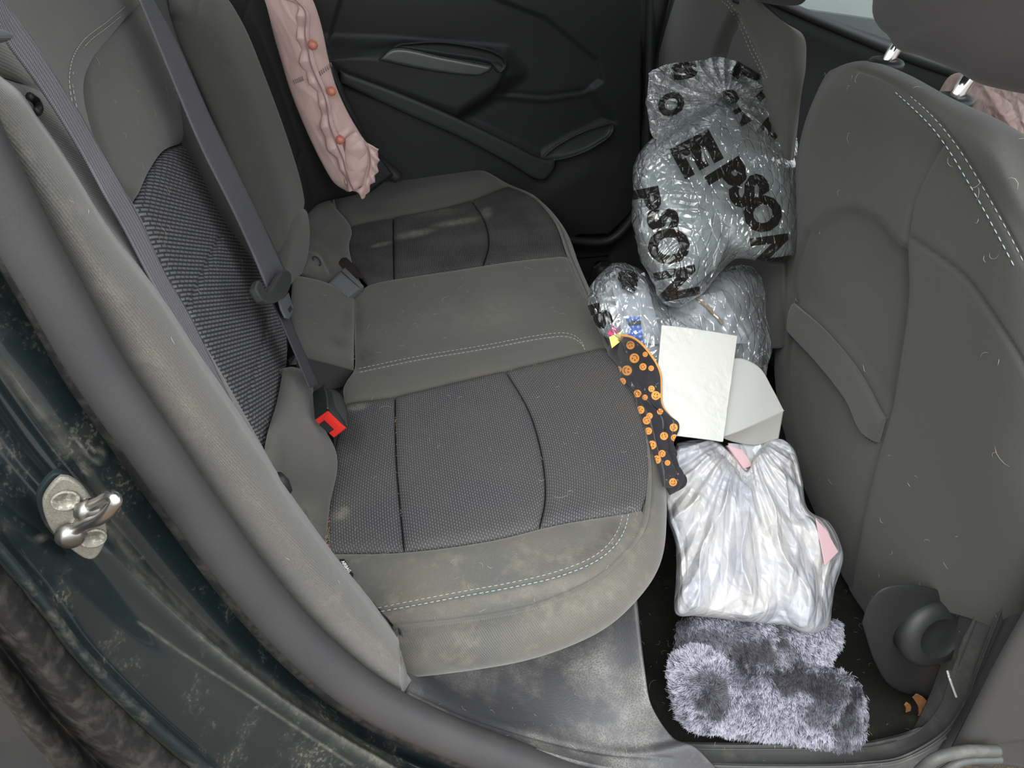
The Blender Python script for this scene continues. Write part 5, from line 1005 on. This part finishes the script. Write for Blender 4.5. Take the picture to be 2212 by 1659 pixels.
# ------------------------------------------------------------------ PINK GARMENTS
M_pink = mat('pale pink satin', (.74, .53, .48), .38, .5, var=(.60, .39, .35), vscale=5, sheen=.3, coat=.15, bump=.15, bscale=220, bdist=.001)
pk = thing('pink_garment', 'pale pink satin garment with coral snap buttons hanging by the far door', 'garment', un(790, 420, Y_(1.20)))
pL = [(545, -80), (560, -30), (575, 10), (590, 70), (607, 130), (625, 190), (648, 250), (672, 305), (697, 355), (722, 395), (748, 412)]
pR = [(650, -80), (668, -20), (684, 20), (698, 70), (708, 120), (724, 180), (745, 230), (768, 272), (790, 305), (815, 325), (814, 372)]
n = 160; a_, b_ = cr(np.array(pL, float), n), cr(np.array(pR, float), n); u = np.linspace(0, 1, 90)[None, :, None]
def pink_g(a_, b_, y, h, seed, nu=90, amp=.004):
    A_, B_ = np.array([un(p[0], p[1], Y_(y)) for p in a_]), np.array([un(p[0], p[1], Y_(y)) for p in b_]); u = np.linspace(0, 1, nu)[None, :, None]; g = A_[:, None]*(1-u)+B_[:, None]*u
    return g+gnorm(g)*((h+folds(g, seed, 11, 3, B_[len(B_)//2]-A_[0])*amp+folds(g, seed+1, 30, 3)*amp*.35)*np.sqrt(np.sin(np.pi*np.clip(u[..., 0], .001, .999))))[..., None]
gpk = pink_g(a_, b_, 1.20, .022, 81); shell('garment_body', gpk, M_pink, pk, .012)
t1 = [(618, -5), (645, 20), (640, 60), (648, 100), (650, 140), (668, 175), (690, 218), (694, 270), (706, 315), (735, 360), (748, 395), (756, 412)]
t2 = [(640, -5), (668, 30), (668, 80), (678, 120), (690, 160), (702, 190), (712, 220), (722, 270), (735, 300), (748, 340), (752, 370), (766, 408)]
a2, b2 = cr(np.array(t1, float), 160), cr(np.array(t2, float), 160); gpl = pink_g(a2, b2, 1.172, .003, 83, 24, .003); gpl = gpl+gnorm(gpl)*((tri(np.linspace(0, 9, 160))-.5)*.008)[:, None, None]*np.linspace(1, 0, 24)[None, :, None]
tag(shell('button_placket', gpl, M_pink, pk, .002), 'ruffled placket')
ms_ = (a2*.35+b2*.65); tube('placket_seam', np.array([un(x, y, Y_(1.163)) for x, y in ms_]), .0012, mat('mauve thread', (.38, .22, .24), .7), pk, 6, 80)
for s_ in ((676, 97), (716, 197), (735, 302)): c = un(*s_, Y_(1.164)); lathe('snap_button', [(.0085, -.006), (.009, .0), (.008, .002), (.003, .003)], c, CC-c, mat('coral snap', (.62, .20, .13), .4, .5, coat=.3), pk, 8)
hm1 = [(815, 322), (817, 350), (813, 378), (800, 405), (786, 428), (768, 412), (748, 395)]; hm0 = [(795, 310), (800, 340), (797, 370), (785, 398), (770, 408), (758, 400), (745, 385)]
a3, b3 = cr(np.array(hm0, float), 80), cr(np.array(hm1, float), 80); gh = pink_g(a3, b3, 1.178, .002, 85, 20, .004); gh = gh+gnorm(gh)*((tri(np.linspace(0, 7, 80))-.5)*.008)[:, None, None]*np.linspace(0, 1, 20)[None, :, None]; tag(shell('ruffled_hem', gh, M_pink, pk, .002), 'ruffled hem')
flp = coons(row([(745, 300), (768, 285), (785, 300)], Y_(1.172)), row([(785, 300), (796, 340), (784, 396)], Y_(1.17)), row([(752, 395), (765, 412), (784, 396)], Y_(1.172)), row([(745, 300), (745, 350), (752, 395)], Y_(1.172)), 40, 60); shell('pocket_flap', puff(flp+gnorm(flp)*(folds(flp, 5, 25, 3)*.003)[..., None], .008, .02), M_pink, pk, .002)
M_prt = mat('faded grey print', (.36, .28, .27), .6)
for i in range(9):
    x = 683+i*3.8; y = 165-i*3.1; P = onsurf(gpk, [(x-1, y-5), (x+2, y+4)], .0015, 3); tube('faded_print', P, .0010, M_prt, pk, 5)
for i in range(6):
    x = 636+i*3.6; y = 177-i*1.6; P = onsurf(gpk, [(x-1, y-5), (x+2, y+4)], .0015, 3); tube('faded_print', P, .0010, M_prt, pk, 5)
M_pink2 = mat('pale pink crinkled cloth', (.75, .60, .56), .5, .4, var=(.58, .37, .34), vscale=22, vamt=.7, coat=.1, bump=.5, bscale=90, bdist=.004)
o, _ = star('pink_cloth', [(2030, 200), (2060, 160), (2140, 165), (2240, 150), (2350, 170), (2420, 300), (2330, 420), (2200, 330), (2110, 270), (2050, 240)], (2210, 250), X_(1.12), M_pink2, None, 60, 200, .04, .04, 2.4, crump(91, .010, 13)); tag(o, 'crinkled pale pink cloth lying beyond the near front seat', 'cloth')
# ------------------------------------------------------------------ SMALL DEBRIS
M_leaf = mat('dried orange brown leaf', (.30, .13, .045), .7, var=(.16, .07, .03), vscale=60)
def leaf(q, lab, s):
    P = row(q, Y_(.19)); m1 = (P[1]+P[2])/2+(P[1]-P[0])*.18; m2 = (P[0]+P[3])/2+(P[1]-P[0])*.22; g = coons([P[0], (P[0]+P[1])/2+(P[0]-P[3])*.2, P[1]], [P[1], m1, P[2]], [P[3], P[2]], [P[0], m2, P[3]], 20, 20); g = g+gnorm(g)*(folds(g, s, 40, 3)*.003)[..., None]; tag(shell('dried_leaf', g, M_leaf, None, .0006), lab, 'leaf')
leaf([(1972, 1508), (1992, 1504), (2008, 1530), (1984, 1543)], 'curled orange brown leaf lying highest by the sill corner', 1)
leaf([(1953, 1522), (1965, 1520), (1966, 1534), (1955, 1538)], 'smallest light brown leaf flake, left of the curled leaf', 2)
leaf([(1982, 1545), (1992, 1540), (1988, 1565), (1976, 1568)], 'narrow brown leaf flake below the curled leaf', 3)
hk = row([(40, 1040), (48, 1026), (62, 1016), (58, 1030), (46, 1040)], Y_(.065)); hn = np.cross(hk[1]-hk[0], hk[3]-hk[0]); hn *= np.sign(hn@(CC-hk[0])); o = prism_poly('seed_husk', hk, hn, .0012, mat('pale husk', (.62, .60, .5), .6), None, .0003); tag(o, 'tiny pale seed husk stuck to the teal jamb above the striker', 'seed husk')
def hairs(name, Gs, n, seed, label, Lr=(.006, .02), wdt=.00028, col=M_thr, poly=None):
    g_ = np.random.default_rng(seed); V = np.vstack([g.reshape(-1, 3) for g in Gs]); Nn = np.vstack([gnorm(g).reshape(-1, 3) for g in Gs]); Q = proj(V); ok = (Q[:, 0] > -20) & (Q[:, 0] < 2232) & (Q[:, 1] > -20) & (Q[:, 1] < 1680) & (((CC-V)*Nn).sum(1) > .15)
    V, Nn = V[ok], Nn[ok]; ix = g_.choice(len(V), n); VV, FF, off_ = [], [], 0
    for i in ix:
        p, m_ = V[i], Nn[i]; t_ = np.cross(m_, g_.normal(size=3)); t_ /= np.linalg.norm(t_); b_ = np.cross(m_, t_); L = g_.uniform(*Lr)*(2.2 if g_.random() < .12 else 1); k = g_.normal()*1.3; P = []
        for s in np.linspace(0, 1, 5): a = k*s; P.append(p+m_*(.0012+.0015*math.sin(s*3.1)*g_.random())+L*s*(t_*math.cos(a)+b_*math.sin(a)))
        v, f = tube_data(np.array(P), np.array([.4, 1, 1, 1, .3])*wdt, 3, False); VV.append(v); FF += [tuple(q+off_ for q in x) for x in f]; off_ += len(v)
    o = link(name, np.vstack(VV), FF, col, None); tag(o, label, kind='stuff'); return o
M_hair = mat('pale pet hair', (.52, .49, .40), .5, .4); M_crumb = mat('orange crumbs', (.55, .36, .15), .6)
hairs('pet_hair', [gA, gB, gC, gH, gJ, gG, gW], 130, 1, 'pale pet hairs scattered over the rear cushion', (.003, .011), .00014, M_hair)
hairs('pet_hair', [gT, gM2, gL, gK], 80, 2, 'pale pet hairs on the side bolster and near backrest', (.003, .010), .00014, M_hair)
hairs('pet_hair', [gs], 45, 3, 'pale pet hairs on the back of the near front seat', (.006, .016), .00022, M_hair)
hairs('pet_hair', [gF_], 1600, 4, 'pale pet hairs and grit on the footwell carpet', (.003, .012), .00017, M_hair)
hairs('pet_hair', [gX, gY], 60, 5, 'pale pet hairs on the sill trim', (.003, .010), .00016, M_hair)
def crumbs(name, lines, n, seed, label, spread=.0016, size=(.0005, .0011), hairy=0, m=M_crumb):
    g_ = np.random.default_rng(seed); VV, FF, off_ = [], [], 0
    for ln in lines:
        ln = cr(ln, 200)
        for i in range(n):
            p = ln[g_.integers(200)]+g_.normal(size=3)*spread*np.array([1, 1, .2])+np.array([0, 0, .0012]); s = g_.uniform(*size); v = np.array([[1, 0, 0], [-1, 0, 0], [0, 1, 0], [0, -1, 0], [0, 0, 1], [0, 0, -1]])*g_.uniform(.5, 1.3, (6, 1))*s+p
            f = [(0, 2, 4), (2, 1, 4), (1, 3, 4), (3, 0, 4), (2, 0, 5), (1, 2, 5), (3, 1, 5), (0, 3, 5)]; VV.append(v); FF += [tuple(q+off_ for q in x) for x in f]; off_ += 6
    o = link(name, np.vstack(VV), FF, m, None, smooth_=False); tag(o, label, kind='stuff')
crumbs('crumbs', [crow([(713, 990), (708, 1040), (706, 1090), (704, 1195)], .007)], 700, 5, 'orange crumbs in the rear seam of the near insert', .0022, (.0003, .0007))
crumbs('crumbs', [crow([(855, 900), (860, 1000), (868, 1120)], .001), crow([(766, 650), (765, 725), (764, 800)], .002), crow([(758, 880), (820, 866)], .001)], 90, 6, 'orange crumbs along the cross seams of the cushion', .001, (.0004, .0008))
# ------------------------------------------------------------------ LIGHT AND CAMERA
wd = bpy.data.worlds.new('World'); bpy.context.scene.world = wd; wd.use_nodes = True; nt = wd.node_tree; nt.nodes.clear()
wo_ = nt.nodes.new('ShaderNodeOutputWorld'); bg = nt.nodes.new('ShaderNodeBackground'); tcw = nt.nodes.new('ShaderNodeTexCoord')
sx = nt.nodes.new('ShaderNodeSeparateXYZ'); nt.links.new(tcw.outputs['Generated'], sx.inputs[0])
rp = nt.nodes.new('ShaderNodeValToRGB'); nt.links.new(sx.outputs[2], rp.inputs[0])
rp.color_ramp.elements[0].position = 0.0; rp.color_ramp.elements[0].color = (.30, .29, .27, 1); rp.color_ramp.elements[1].position = .12; rp.color_ramp.elements[1].color = (.80, .84, .88, 1)
e = rp.color_ramp.elements.new(.6); e.color = (1.0, 1.02, 1.05, 1)
nt.links.new(rp.outputs[0], bg.inputs[0]); bg.inputs[1].default_value = 1.25; nt.links.new(bg.outputs[0], wo_.inputs[0])
sun = bpy.data.lights.new('sun', 'SUN'); sun.energy = 1.3; sun.angle = math.radians(35); sun.color = (1, .98, .94)
so = bpy.data.objects.new('sun', sun); COL.objects.link(so); so.rotation_euler = Vector((.42, .58, -.70)).to_track_quat('-Z', 'Y').to_euler()
cam = bpy.data.cameras.new('camera'); cam.sensor_fit = 'HORIZONTAL'; cam.sensor_width = 36; cam.lens = FPX/2212*36; cam.clip_start = .02
co = bpy.data.objects.new('camera', cam); COL.objects.link(co)
from mathutils import Matrix
Mx = Matrix(((AR[0], AU[0], -AF[0], CC[0]), (AR[1], AU[1], -AF[1], CC[1]), (AR[2], AU[2], -AF[2], CC[2]), (0, 0, 0, 1))); co.matrix_world = Mx
sc = bpy.context.scene; sc.camera = co
vs = sc.view_settings; vs.view_transform = 'Standard'; vs.look = 'None'; vs.gamma = 1; vs.exposure = 1.08
try: vs.use_curve_mapping = False
except Exception: pass
